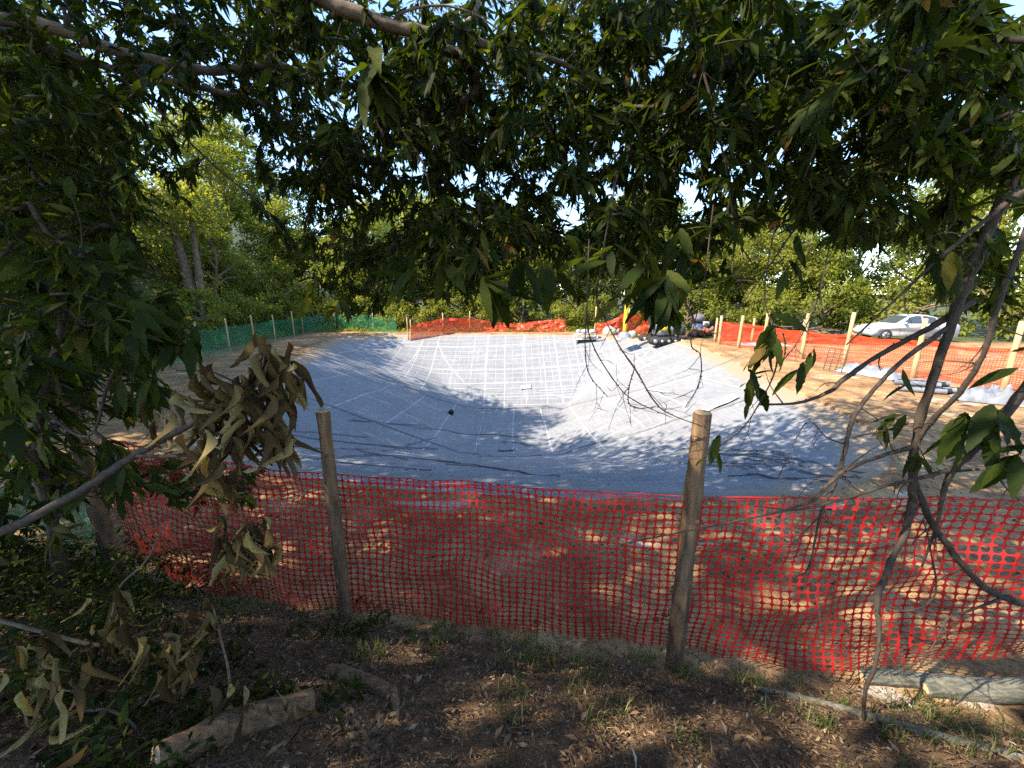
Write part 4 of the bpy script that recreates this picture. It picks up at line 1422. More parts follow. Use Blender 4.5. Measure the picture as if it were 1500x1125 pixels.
big = [(-17, 23, 1.5), (-19.5, 25.5, 1.6), (-15.8, 27.5, 1.5), (-21, 21, 1.6), (-23, 28, 1.8), (-18, 33, 1.8), (-12.8, 30.5, 1.7), (-8.5, 30.5, 1.7), (-4, 31, 1.7), (0.5, 31.5, 1.8), (5, 31.5, 1.7), (9.5, 30.5, 1.7), (13.5, 29.5, 1.7), (17.5, 28.5, 1.7),
       (15.2, 24.6, 1.4), (18.6, 23.6, 1.5), (22.0, 22.4, 1.6), (24.6, 20.2, 1.6), (26.6, 17.0, 1.6)]
big.sort(key=lambda q: q[0] / q[1])
for k, (x, y, s) in enumerate(big):
    place_tree('tall_shrub', SHR[(k + 1) % 2], x, y, s, 'tall dense shrub inside the wood behind the fences, %s from the left' % ORD[k], 'shrub', 'tall shrubs inside the wood', 1.15)
sh = [(-13.3, 12.5), (-13.2, 15.0), (-13.6, 17.2), (-14.0, 19.8), (-13.4, 22.4), (-12.2, 25.6), (-9.6, 25.2), (-7.0, 24.9), (-4.6, 25.2), (-2.0, 25.4), (0.6, 25.6), (3.0, 25.6), (5.6, 25.2), (8.4, 25.4), (11.0, 24.6), (13.6, 24.4), (16.2, 23.8), (20.2, 22.4)]
sh.sort(key=lambda q: q[0] / q[1])
for k, (x, y) in enumerate(sh):
    place_tree('shrub', SHR[k % 2], x, y, R.uniform(0.8, 1.15), 'low leafy shrub at the wood edge behind the fences, %s from the left' % ORD[k], 'shrub', 'shrubs along the wood edge')
# leaning twin trunk on the slope
tw = thing('twin_trunk_tree', 'old tree with two thick grey trunks side by side on the left slope', 'tree')
for dx, r, ln in ((0, 0.2, -0.5), (0.42, 0.15, 0.15)):
    x, y = -15.2 + dx, 19.0
    s = np.linspace(0, 1, 8)
    g = G()
    g.tube(np.stack([x + ln * s * s, y + 0 * s, gz(x, y) - 0.3 + 4.6 * s], -1), r * (1.3 - 0.6 * s), 9, jitter=0.08)
    g.obj('trunk', M['bark_smooth'], tw)
n = 2600
a = norm(R.normal(0, 1, (n, 3))) * np.array([2.2, 1.8, 1.4]) * (R.random((n, 1)) ** 0.4) + np.array([-15.2, 19.0, gz(-15.2, 19) + 4.6])
leaf_mass('crown', LEAF_FAR, a, norm(R.normal(0, 1, (n, 3)) + np.array([0, 0, -0.3])), np.array([0, 0, 1.0]) + R.normal(0, 0.6, (n, 3)), 0.22 * R.uniform(0.6, 1.3, n), M['far_leaf'], tw)

# ground cover on the left slope and along the wood edge
n = 42000
x = R.uniform(-34, -11.9, n)
y = R.uniform(6, 34, n)
k = (fbm(x * 0.6, y * 0.6, 88, 3) > -0.05)
x, y = x[k], y[k]
n = len(x)
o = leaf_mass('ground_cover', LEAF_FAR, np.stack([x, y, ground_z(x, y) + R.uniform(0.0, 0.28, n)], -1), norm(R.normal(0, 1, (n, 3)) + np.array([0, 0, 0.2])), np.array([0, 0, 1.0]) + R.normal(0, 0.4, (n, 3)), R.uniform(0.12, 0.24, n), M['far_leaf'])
tag(o, 'low green ground cover on the wooded slope behind the green fence', 'ground cover')
n = 14000
x = R.uniform(-12, 9, n)
y = R.uniform(23.2, 27, n)
o = leaf_mass('ground_cover', LEAF_FAR, np.stack([x, y, ground_z(x, y) + R.uniform(0.0, 0.35, n) * smooth(23, 25, y)], -1), norm(R.normal(0, 1, (n, 3)) + np.array([0, 0, 0.5])), np.array([0, 0, 1.0]) + R.normal(0, 0.5, (n, 3)), R.uniform(0.1, 0.22, n), M['far_leaf'])
tag(o, 'weedy growth at the wood edge behind the far fence', 'ground cover')

# ------------------------------------------------------------------ site objects on the far and right banks
def crumpled(name, label, cat, cx, cy, lx, ly, h, rz, mat, seed, n=26):
    rr = np.random.default_rng(seed)
    u, v = np.meshgrid(np.linspace(-1, 1, n), np.linspace(-1, 1, max(8, int(n * ly / lx))), indexing='ij')
    ca, sa = math.cos(rz), math.sin(rz)
    ed = 1 + 0.12 * fbm(u * 3 + seed, v * 3, seed, 2)
    X_ = cx + (u * ed * lx / 2) * ca - (v * ed * ly / 2) * sa
    Y_ = cy + (u * ed * lx / 2) * sa + (v * ed * ly / 2) * ca
    env = np.clip(1 - np.abs(v) ** 2.2, 0, 1) * np.clip(1 - np.abs(u) ** 4, 0, 1)
    Z_ = ground_z(X_, Y_) + 0.015 + h * env * (0.45 + 1.3 * np.abs(fbm(u * 5, v * 3, seed + 2, 3)) * 2 + 0.05 * rr.random(u.shape))
    nu, nv = u.shape
    i = (np.arange(nu - 1)[:, None] * nv + np.arange(nv - 1)[None, :]).ravel()
    V = np.stack([X_, Y_, Z_], -1).reshape(-1, 3)
    F = np.vstack([np.stack([i, i + nv, i + nv + 1], -1), np.stack([i, i + nv + 1, i + 1], -1)])
    o = link(name, mk_mesh(name, V, F, smooth_shade=False), M[mat])
    return tag(o, label, cat)


a, b = PZ(1228, 548), PZ(1325, 570)
crumpled('plastic_sheet', 'crumpled silver plastic sheet lying at the foot of the right fence', 'sheet', 10.05, 10.7, 1.6, 0.45, 0.36, -1.15, 'silver', 3)
crumpled('plastic_sheet', 'grey folded plastic sheeting heaped by the fence at the right edge', 'sheet', 10.2, 7.9, 1.3, 0.5, 0.32, -0.6, 'greysheet', 5)
crumpled('plastic_sheet', 'pale blue white sheet fold on top of the grey sheeting at the right edge', 'sheet', 10.4, 8.15, 0.8, 0.45, 0.34, -0.3, 'silver', 8)
crumpled('plastic_sheet', 'white strip of sheet lying on the sand behind the right fence', 'sheet', 11.2, 17.2, 2.2, 0.5, 0.12, 0.0, 'white', 9)

# bundle of ribbed drain pipes
pb = thing('pipe_bundle', 'bundle of black and white ribbed pipe ends beside the silver sheet', 'pipes', (0, 0, 0))
for k in range(7):
    x, y = 9.15 + 0.16 * (k % 4) + 0.05 * (k // 4), 8.95 + 0.05 * k
    z = gz(x, y) + 0.07 + 0.11 * (k // 4)
    pts = np.stack([np.linspace(x, x + 0.75, 14), np.linspace(y, y - 0.35, 14), np.full(14, z)], -1)
    g = G()
    g.tube(pts, 0.06 + 0.008 * (np.arange(14) % 2), 9, caps=False)
    g.obj('pipe', M['rubber' if k % 2 else 'greysheet'], pb)

# welded grid leaning on the fence
wg = thing('steel_grid', 'rusty steel mesh panel leaning against the right fence', 'grid', (0, 0, 0))
c0, c1 = PZ(1206, 541), PZ(1232, 546)
upv = np.array([0.28, 0.25, 0.62])
for k in range(4):
    p = c0 + (c1 - c0) * k / 3
    G().tube([p, p + upv], 0.012, 5).obj('bar', M['drytwig'], wg)
for k in range(6):
    p = c0 + upv * k / 5
    G().tube([p, p + (c1 - c0)], 0.010, 5).obj('bar', M['drytwig'], wg)

# brush pile
bp = thing('brush_pile', 'grey heap of cut branches in front of the trees left of the car', 'brush pile', (0, 0, 0))
for k in range(70):
    x, y = R.normal(15.6, 1.1), R.normal(21.2, 0.5)
    z = gz(x, y) + max(0, 0.75 - 0.35 * abs(x - 15.6)) * R.random() + 0.05
    d = norm(np.array([R.normal(0, 1), R.normal(0, 0.5), R.normal(0, 0.22)])) * R.uniform(0.4, 1.1)
    G().tube(catmull([(x, y, z), np.array((x, y, z)) + d * 0.5 + R.normal(0, 0.05, 3), np.array((x, y, z)) + d], 3), np.linspace(0.05, 0.015, 7) * R.uniform(0.5, 1.4), 6).obj('stick', M['drytwig' if k % 3 else 'bark_smooth'], bp)
rk = thing('rubble_pile', 'reddish heap of bricks and stumps beside the blue drum', 'rubble', (0, 0, 0))
for k in range(40):
    x, y = R.normal(10.3, 0.55), R.normal(20.6, 0.35)
    G().box((x, y, gz(x, y) + max(0.06, (0.65 - 0.6 * abs(x - 10.3)) * R.random())), R.uniform(0.12, 0.3, 3), R.random() * 3, R.random(), R.random()).obj('block', M[('brick', 'bark', 'clod')[k % 3]], rk, False)

# blue drum with mottled sack, white board, upright near the digger
dr = thing('blue_drum', 'blue plastic drum standing on the far bank right of the excavator', 'drum', (0, 0, 0))
cx, cy = PZ(1021, 490)[:2]
z = gz(cx, cy)
G().tube([(cx, cy, z), (cx, cy, z + 0.05), (cx, cy, z + 0.28), (cx, cy, z + 0.31), (cx, cy, z + 0.34), (cx, cy, z + 0.55), (cx, cy, z + 0.58)], [0.27, 0.29, 0.29, 0.305, 0.29, 0.29, 0.26], 16).obj('barrel', M['blue'], dr)
G().tube([(cx, cy, z + 0.572), (cx, cy, z + 0.61)], [0.285, 0.285], 16).obj('rim', M['darksteel'], dr)
rr = np.random.default_rng(4)
u, v = np.meshgrid(np.linspace(0, 2 * np.pi, 18, endpoint=False), np.linspace(0, np.pi, 10))
rad = 0.31 * (1 + 0.25 * rr.normal(0, 0.35, u.shape))
V = np.stack([cx + rad * np.cos(u) * np.sin(v) * 1.0, cy + rad * np.sin(u) * np.sin(v), z + 0.86 - rad * np.cos(v) * 0.85], -1).reshape(-1, 3)
i = (np.arange(9)[:, None] * 18 + np.arange(18)[None, :])
j = (np.arange(9)[:, None] * 18 + (np.arange(18)[None, :] + 1) % 18)
sk = link('sack', mk_mesh('sack', V, np.stack([i, j, j + 18, i + 18], -1).reshape(-1, 4)), M['sack'])
tag(sk, 'mottled reddish and purple sack slumped on top of the blue drum', 'sack')
q = PZ(1033, 491)
wb = G().box((q[0], q[1], gz(q[0], q[1]) + 0.36), (0.34, 0.05, 0.72), 0.1, 0, -0.08).obj('white_board', M['white'], None, False)
tag(wb, 'small white board standing upright next to the blue drum', 'board')

# steel crate with white bags on the far bank
cr = thing('barred_crate', 'low galvanised crate with upright bars on the far edge of the liner', 'crate', (0, 0, 0))
c = PZ(860, 493)
cx, cy, z = c[0], c[1], gz(c[0], c[1])
for sx in (-0.55, 0.55):
    for sy in (0, 0.6):
        G().tube([(cx + sx, cy + sy, z), (cx + sx, cy + sy, z + 0.62)], 0.022, 6).obj('corner_post', M['steel'], cr)
for k in range(15):
    x = cx - 0.5 + k * 1.0 / 14
    G().tube([(x, cy, z + 0.36), (x, cy, z + 0.64)], 0.011, 5).obj('bar', M['steel'], cr)
for zz in (0.05, 0.36, 0.64):
    G().tube([(cx - 0.6, cy - 0.012, z + zz), (cx + 0.6, cy - 0.012, z + zz)], 0.02, 6).obj('rail', M['steel'], cr)
G().box((cx, cy + 0.3, z + 0.19), (1.0, 0.5, 0.3)).obj('bin', M['darksteel'], cr, False)
for k, dx in enumerate((-0.42, -0.1, 0.32)):
    bg_ = G()
    u, v = np.meshgrid(np.linspace(0, 2 * np.pi, 12, endpoint=False), np.linspace(0, np.pi, 8))
    rad = (0.11, 0.2, 0.18)[k] * (1 + 0.10 * rr.normal(0, 1, u.shape))
    V = np.stack([cx + dx + rad * np.cos(u) * np.sin(v), cy + 0.3 + rad * np.sin(u) * np.sin(v), z + 0.55 + 0.2 - 0.12 * np.cos(v) + 0 * u], -1).reshape(-1, 3)
    i = (np.arange(7)[:, None] * 12 + np.arange(12)[None, :])
    j = (np.arange(7)[:, None] * 12 + (np.arange(12)[None, :] + 1) % 12)
    o = bg_.add(V, np.stack([i, j, j + 12, i + 12], -1).reshape(-1, 4)).obj('white_bag', M['white'])
    tag(o, ('smallest white bag, at the left end of the barred crate', 'large white bag in the middle of the barred crate', 'white bag at the right end of the barred crate')[k], 'bag', 'white bags in the barred crate')

# pale stones and sand heap beside the bucket
for k, (px, py, s) in enumerate(((892, 490, 0.42), (900, 489, 0.35), (926, 493, 0.3))):
    q = PZ(px, py)
    u, v = np.meshgrid(np.linspace(0, 2 * np.pi, 10, endpoint=False), np.linspace(0, np.pi, 7))
    rad = s * (1 + 0.13 * R.normal(0, 1, u.shape))
    V = np.stack([q[0] + rad * np.cos(u) * np.sin(v), q[1] + rad * np.sin(u) * np.sin(v), gz(q[0], q[1]) + 0.25 * s - 0.9 * rad * np.cos(v)], -1).reshape(-1, 3)
    i = (np.arange(6)[:, None] * 10 + np.arange(10)[None, :])
    j = (np.arange(6)[:, None] * 10 + (np.arange(10)[None, :] + 1) % 10)
    o = link('pale_boulder', mk_mesh('pale_boulder', V, np.stack([i, j, j + 10, i + 10], -1).reshape(-1, 4), smooth_shade=False), plain('pale_stone%d' % k, (0.42, 0.38, 0.3), (0.28, 0.24, 0.19), 7, 0.9, 0.5))
    tag(o, ('largest pale boulder left of the excavator bucket', 'middle pale boulder just left of the excavator bucket', 'small pale boulder between bucket and excavator tracks')[k], 'boulder', 'pale boulders by the excavator')

# mini excavator
ex = thing('mini_excavator', 'small yellow tracked excavator with its arm lowered on the far bank', 'excavator', (7.6, 19.7, gz(7.6, 19.7)), 0.12)
for sy in (-0.55, 0.55):
    g = G()
    n = 20
    t = np.linspace(0, 2 * np.pi, n, endpoint=False)
    prof = np.stack([np.sign(np.cos(t)) * 0.75 + 0.2 * np.cos(t), 0.21 + 0.2 * np.sin(t)], -1)
    V = np.vstack([np.column_stack([prof[:, 0], np.full(n, sy - 0.16), prof[:, 1]]), np.column_stack([prof[:, 0], np.full(n, sy + 0.16), prof[:, 1]])])
    i = np.arange(n)
    g.add(V, [np.stack([i, (i + 1) % n, n + (i + 1) % n, n + i], -1), np.arange(n)[None, ::-1], (n + np.arange(n))[None]])
    tk = g.obj('track', M['rubber'], ex, False)
    for k in range(5):
        G().tube([(-0.7 + 0.35 * k, sy - 0.18, 0.2), (-0.7 + 0.35 * k, sy + 0.18, 0.2)], 0.10 if k in (0, 4) else 0.07, 10).obj('roller', M['steel'], tk)
G().box((0, 0, 0.34), (0.9, 0.9, 0.2)).obj('undercarriage', M['darksteel'], ex, False)
G().box((0.15, 0, 0.72), (1.35, 1.15, 0.5), taper=0.94).obj('house', M['greysheet'], ex, False)
G().box((-0.2, -0.585, 0.8), (0.5, 0.02, 0.2)).obj('side_panel', M['yellow'], ex, False)
G().box((0.72, 0, 0.66), (0.35, 1.2, 0.42), taper=0.9).obj('counterweight', M['darksteel'], ex, False)
G().box((0.2, 0.1, 1.02), (0.5, 0.5, 0.16)).obj('seat', M['black'], ex, False)
cab = G()
for sx in (-0.45, 0.5):
    for sy in (-0.5, 0.5):
        cab.tube([(sx, sy, 0.95), (sx * 0.92, sy * 0.92, 2.15)], 0.03, 6)
cab = cab.obj('cab_frame', M['steel'], ex)
G().box((0.02, 0, 2.19), (1.1, 1.1, 0.09), taper=0.9).obj('roof', M['white'], cab, False)
gl_m, nt, bs, out = new_mat('cab_glass')
bs.inputs['Base Color'].default_value = (0.05, 0.06, 0.065, 1)
bs.inputs['Roughness'].default_value = 0.06
M['glass'] = gl_m
G().box((0.02, -0.475, 1.55), (0.8, 0.012, 1.0)).obj('window', M['glass'], cab, False)
G().box((-0.435, 0, 1.55), (0.012, 0.8, 1.0)).obj('window', M['glass'], cab, False)
bm_ = G()
bm_.tube(catmull([(-0.55, -0.1, 0.75), (-0.95, -0.1, 1.6), (-1.35, -0.1, 2.35), (-1.9, -0.1, 2.55)], 4), np.linspace(0.13, 0.10, 13), 6)
bo = bm_.obj('boom', M['darksteel'], ex, False)
G().tube([(-0.6, -0.1, 1.0), (-1.15, -0.1, 2.05)], 0.04, 8).obj('hydraulic_ram', M['steel'], bo)
G().tube(catmull([(-1.86, -0.1, 2.6), (-1.98, -0.1, 2.1), (-2.04, -0.1, 1.3), (-2.05, -0.1, 0.62)], 4), np.linspace(0.12, 0.09, 13), 6).obj('stick', M['yellow'], ex, False)
g = G()
tt = np.linspace(0.1, 3.6, 9)
for sy, in ((-0.32,), (0.12,)):
    pass
V = []
for yy in (-0.33, 0.13):
    V += [(-2.05 + 0.27 * math.cos(a), yy, 0.36 + 0.27 * math.sin(a)) for a in tt]
V = np.array(V)
i = np.arange(8)
g.add(V, [np.stack([i, i + 1, i + 10, i + 9], -1), np.arange(9)[None, ::-1], (9 + np.arange(9))[None]])
bk = g.obj('bucket', M['steel'], ex, False)
for k in range(4):
    G().box((-2.31, -0.28 + 0.12 * k, 0.22), (0.05, 0.05, 0.16)).obj('tooth', M['steel'], bk, False)

# parked car
M['carpaint'] = plain('silver_white_car_paint', (0.42, 0.435, 0.45), (0.40, 0.415, 0.43), 3, 0.25, 0.0, spec=0.6)
cc = PZ(1330, 499)
car = thing('parked_car', 'silver white four-door saloon car parked beyond the right fence', 'car', (cc[0] - 0.35, cc[1], gz(cc[0] - 0.35, cc[1])), -0.22)
car.scale = (0.78, 0.8, 0.84)


def arch(cx, r=0.36):
    a = np.linspace(0, math.pi, 9)
    return [(cx - r * math.cos(t), 0.26 + r * math.sin(t)) for t in a]


prof = [(-2.18, 0.26)] + arch(-1.38) + arch(1.32) + [(2.2, 0.28), (2.26, 0.55), (2.24, 0.86), (2.1, 0.97), (1.62, 1.0), (0.4, 0.97), (-0.95, 0.93), (-1.6, 0.83), (-2.05, 0.71), (-2.24, 0.52)]
prof = np.array(prof)
n = len(prof)
mid = np.array([0, 0.6])
sl = []
for yy, sc in ((-0.87, 0.965), (-0.80, 1.0), (0.80, 1.0), (0.87, 0.965)):
    q = mid + (prof - mid) * np.array([sc * 0.5 + 0.5, sc])
    sl.append(np.column_stack([q[:, 0], np.full(n, yy), q[:, 1]]))
V = np.vstack(sl)
i = np.arange(n)
quads = np.vstack([np.stack([k * n + i, k * n + (i + 1) % n, (k + 1) * n + (i + 1) % n, (k + 1) * n + i], -1) for k in range(3)])
body = G().add(V, [quads, np.arange(n)[None, ::-1], (3 * n + np.arange(n))[None]]).obj('body', M['carpaint'], car, False)
gp = np.array([(-0.98, 0.92), (-0.25, 1.36), (0.15, 1.45), (0.62, 1.44), (1.1, 1.32), (1.72, 0.98)])
hw = np.array([0.79, 0.62, 0.58, 0.58, 0.61, 0.76])
V = np.vstack([np.column_stack([gp[:, 0], -hw, gp[:, 1]]), np.column_stack([gp[:, 0], hw, gp[:, 1]])])
low = np.array([(-0.98, -0.79, 0.92), (1.72, -0.76, 0.96), (1.72, 0.76, 0.96), (-0.98, 0.79, 0.92)])
i = np.arange(5)
G().add(V, [np.stack([i, i + 1, i + 7, i + 6], -1), np.array([[0, 5, 4, 3, 2, 1]]), np.array([[6, 7, 8, 9, 10, 11]])]).obj('cabin', M['carpaint'], car, False)


def side_pt(x, z, s):
    zt = np.interp(x, gp[:, 0], gp[:, 1])
    w = np.interp(z, [0.95, 1.45], [0.79, 0.575])
    return (x, s * (w + 0.035), z)


for s in (-1, 1):
    for poly in ([(-0.62, 1.0), (0.33, 1.02), (0.33, 1.38), (0.12, 1.39), (-0.18, 1.34)], [(0.4, 1.02), (1.18, 1.03), (1.02, 1.30), (0.6, 1.385), (0.4, 1.385)], [(1.22, 1.03), (1.5, 1.03), (1.3, 1.17), (1.1, 1.28)]):
        V = np.array([side_pt(x, z, s) for x, z in poly])
        G().add(np.vstack([V, V * np.array([1, 0.97, 1])]), [np.arange(len(V))[None, ::s], ]).obj('side_window', M['glass'], car, False)
    G().box((-0.55, s * 0.93, 1.0), (0.13, 0.14, 0.11), taper=0.8).obj('mirror', M['carpaint'], car, False)
    for x in (0.2, 1.08):
        G().box((x, s * 0.88, 0.83), (0.16, 0.03, 0.025)).obj('door_handle', M['steel'], car, False)
    for x in (-0.72, 0.36, 1.22):
        G().box((x, s * 0.868, 0.62), (0.012, 0.012, 0.58)).obj('door_gap', M['black'], car, False)
V = np.array([(-0.93, -0.72, 0.97), (-0.93, 0.72, 0.97), (-0.28, 0.58, 1.355), (-0.28, -0.58, 1.355)]) + np.array([-0.02, 0, 0.015])
G().add(V, np.array([[0, 1, 2, 3]])).obj('windscreen', M['glass'], car, False)
V = np.array([(1.15, -0.56, 1.31), (1.15, 0.56, 1.31), (1.66, 0.68, 1.03), (1.66, -0.68, 1.03)]) + np.array([0.02, 0, 0.015])
G().add(V, np.array([[0, 1, 2, 3]])).obj('rear_window', M['glass'], car, False)
for x in (-1.38, 1.32):
    for s in (-1, 1):
        wh = G().tube([(x, s * 0.68, 0.31), (x, s * 0.70, 0.31), (x, s * 0.86, 0.31), (x, s * 0.88, 0.31)], [0.28, 0.31, 0.31, 0.28], 20).obj('wheel', M['rubber'], car)
        rm = G().tube([(x, s * 0.85, 0.31), (x, s * 0.886, 0.31)], [0.2, 0.19], 18)
        rm.obj('rim', M['steel'], wh, False)
        for k in range(5):
            a = k * 1.2566
            G().box((x + 0.1 * math.cos(a), s * 0.89, 0.31 + 0.1 * math.sin(a)), (0.2, 0.02, 0.045), 0, -a).obj('spoke', M['darksteel'], wh, False)
for s in (-1, 1):
    G().box((-2.08, s * 0.66, 0.66), (0.2, 0.3, 0.12), 0, -0.4).obj('headlight', M['steel'], car, False)
    G().box((2.2, s * 0.66, 0.82), (0.1, 0.32, 0.16)).obj('tail_light', M['brick'], car, False)
a, b = PZ(1236, 488), P(1337, 450, 22.2)
pl = G()
d = b - a
V, F = tube([a, b], [0.10, 0.10], 4)
pk = link('timber_plank', mk_mesh('timber_plank', V, F, smooth_shade=False), M['logpale'])
tag(pk, 'long pale plank propped at a slant behind the front of the car', 'plank')
for k, (px, py) in enumerate(((1264, 478), (1276, 478))):
    q = P(px, py, 21.4)
    o = G().box((q[0], q[1] + 0.1 * k, gz(q[0], q[1]) + 0.12 + 0.2 * k), (1.3, 0.22, 0.2), 0.15 - 0.2 * k).obj('timber_beam', M['cutwood'], None, False)
    tag(o, ('lower sawn beam lying behind the bonnet of the car', 'upper sawn beam lying behind the bonnet of the car')[k], 'beam', 'sawn beams behind the car')

# dark ball on the liner
q = on_liner(661, 607)
g = G()
u, v = np.meshgrid(np.linspace(0, 2 * np.pi, 12, endpoint=False), np.linspace(0, np.pi, 8))
rad = 0.105 * (1 + 0.10 * R.normal(0, 1, u.shape))
V = np.stack([q[0] + rad * np.cos(u) * np.sin(v), q[1] + rad * np.sin(u) * np.sin(v), float(liner_full(q[0:1], q[1:2])[0]) + 0.09 - rad * np.cos(v)], -1).reshape(-1, 3)
i = (np.arange(7)[:, None] * 12 + np.arange(12)[None, :])
j = (np.arange(7)[:, None] * 12 + (np.arange(12)[None, :] + 1) % 12)
g.add(V, np.stack([i, j, j + 12, i + 12], -1).reshape(-1, 4))
for _ in range(40):
    d = norm(R.normal(0, 1, 3))
    c = np.array([q[0], q[1], V[:, 2].mean()])
    g.tube([c + d * 0.09, c + d * 0.15], [0.006, 0.002], 3)
tag(g.obj('black_ball', M['black']), 'small shaggy black ball lying on the left slope of the liner', 'ball')

# ------------------------------------------------------------------ foreground
def on_ground(px, py, up=0.0):
    d = ray(px, py)
    t = np.linspace(0.4, 8, 3000)
    p = np.array([0, 0, CAMZ]) + d * t[:, None]
    z = ground_z(p[:, 0], p[:, 1]) + up
    k = int(np.argmax(p[:, 2] < z))
    return p[max(k - 1, 0)]


def log(name, label, cat, px, radius, mat, n=5, bend=0.01, jitter=0.03, group=None, ends=True, sides=16, lift=0.3):
    pts = np.array([on_ground(*q) for q in px])
    pts[:, 2] = [gz(p[0], p[1]) + radius * lift for p in pts]
    p = catmull(pts, n)
    if len(p) < 12:
        tt = np.linspace(0, len(p) - 1, 14)
        p = np.stack([np.interp(tt, np.arange(len(p)), p[:, k]) for k in range(3)], -1)
    tt = np.linspace(0, len(p) - 1, 30)
    p = np.stack([np.interp(tt, np.arange(len(p)), p[:, k]) for k in range(3)], -1)
    sd = R.integers(0, 99)
    q = np.linspace(0, 3, 30)
    p = p + bend * 2.5 * np.stack([fbm(q, q * 0 + k, sd, 2) for k in range(3)], -1)
    root = thing(name, label, cat, (0, 0, 0), 0, group)
    rad = radius * (1 + 0.35 * fbm(q * 1.6, q * 0 + 7, sd, 3))
    g = G()
    g.tube(p, rad, sides, jitter=jitter)
    g.obj('stem', M[mat], root)
    if ends:
        for k, kk in ((0, 1), (-1, -2)):
            d = norm(p[k] - p[kk])
            G().tube([p[k] - d * 0.004, p[k] + d * 0.0025], [rad[k] * 0.97, rad[k] * 0.9], sides).obj('cut_end', M['cutwood'], root)
    return root, p


log('cut_log', 'thick bark-stripped log lying in the lower left foreground', 'log', [(236, 1122), (350, 1072), (456, 1040)], 0.056, 'log', jitter=0.015, lift=0.62)
lg, p = log('cut_log', 'short rotten log end lying above the soil heap', 'log', [(482, 985), (530, 1002), (572, 1020)], 0.040, 'log', jitter=0.03, bend=0.012)
log('pale_log', 'greenish grey log lying under the netting at the lower right edge', 'log', [(1258, 995), (1380, 1003), (1500, 1010)], 0.042, 'logpale')
log('pale_log', 'shorter pale log in front of the greenish grey one at the right edge', 'log', [(1350, 1012), (1430, 1018), (1520, 1024)], 0.038, 'logpale')
log('long_pole', 'long thin grey pole lying diagonally down the slope on the right', 'pole', [(1105, 1010), (1200, 1030), (1300, 1058), (1420, 1092), (1530, 1122)], 0.019, 'logpale', n=6, bend=0.004)

heap = thing('soil_heap', 'small heap of dry soil clods between the two cut logs', 'soil heap', (0, 0, 0))
for k in range(110):
    c = on_ground(R.normal(520, 42), R.normal(1062, 28))
    s = R.uniform(0.006, 0.02)
    u, v = np.meshgrid(np.linspace(0, 2 * np.pi, 7, endpoint=False), np.linspace(0, np.pi, 5))
    rad = s * (1 + 0.16 * R.normal(0, 1, u.shape))
    V = np.stack([c[0] + rad * np.cos(u) * np.sin(v), c[1] + rad * np.sin(u) * np.sin(v), gz(c[0], c[1]) + s * 0.3 - 0.75 * rad * np.cos(v)], -1).reshape(-1, 3)
    i = (np.arange(4)[:, None] * 7 + np.arange(7)[None, :])
    j = (np.arange(4)[:, None] * 7 + (np.arange(7)[None, :] + 1) % 7)
    link('clod', mk_mesh('clod', V, np.stack([i, j, j + 7, i + 7], -1).reshape(-1, 4), smooth_shade=False), M['clod'], heap)
# bark standing at the end of the rotten log
e = on_ground(578, 1060)
f = on_ground(576, 1020)
tag(G().tube(catmull([e + np.array([0, 0, -0.02]), (e + f) / 2 + np.array([0.01, 0, 0.03]), f + np.array([0, 0, 0.05])], 5), 0.018, 8, jitter=0.2).obj('bark_slab', M['log']), 'crumbling upright piece of bark at the right end of the rotten log', 'bark')
# hollow brick
hb = thing('hollow_brick', 'dusty red hollow brick on the slope under the wilted leaves', 'brick', (0, 0, 0))
q = on_ground(303, 862)
for k in range(4):
    G().box((q[0] - 0.06 + 0.04 * k, q[1], gz(q[0], q[1]) + 0.06), (0.007, 0.20, 0.075)).obj('rib', M['brick'], hb, False)
for zz in (0.02, 0.1):
    G().box((q[0], q[1], gz(q[0], q[1]) + zz), (0.134, 0.198, 0.012)).obj('shell', M['brick'], hb, False)

# leaf litter, twigs, grass on the near slope
def scatter(n, dmin, dmax, x0=-4.6, x1=4.2):
    x = R.uniform(x0, x1, n)
    d = R.uniform(dmin, dmax, n)
    return x, y_fence(x) - d


n = 70000
x, y = scatter(n, -0.12, 1.75)
keep = R.random(n) < 0.35 + 0.65 * smooth(-0.12, 0.3, y_fence(x) - y)
x, y = x[keep], y[keep]
n = len(x)
up = np.array([0, 0, 1.0]) + R.normal(0, 0.42, (n, 3))
o = leaf_mass('leaf_litter', LEAF_LO, np.stack([x, y, ground_z(x, y) + R.uniform(0.002, 0.022, n)], -1), norm(R.normal(0, 1, (n, 3)) * np.array([1, 1, 0.28])), up, R.choice([0.012, 0.02, 0.032, 0.06], n, p=[0.42, 0.34, 0.2, 0.04]) * R.uniform(0.7, 1.3, n), M['litter'], None, np.clip(R.beta(1.5, 2.4, n) + (R.random(n) > 0.965) * 0.4, 0, 1))
tag(o, 'brown leaf litter covering the near slope', 'leaf litter')
g = G()
n = 2400
x, y = scatter(n, 0.0, 1.6)
for a_, b_ in zip(x, y):
    L = R.uniform(0.04, 0.2)
    an = R.random() * 6.28
    d = np.array([math.cos(an), math.sin(an), 0]) * L
    p = np.array([a_, b_, 0.0])
    e = p + d
    m_ = (p + e) / 2 + R.normal(0, 0.12 * L, 3)
    for w in (p, e, m_):
        w[2] = gz(w[0], w[1]) + 0.006 + R.random() * 0.02
    g.tube([p, m_, e], R.uniform(0.0008, 0.003), 4, caps=False)
o = g.obj('fallen_twigs', M['drytwig'])
o['kind'] = 'stuff'
tag(o, 'thin dry twigs strewn over the near slope', 'twigs')


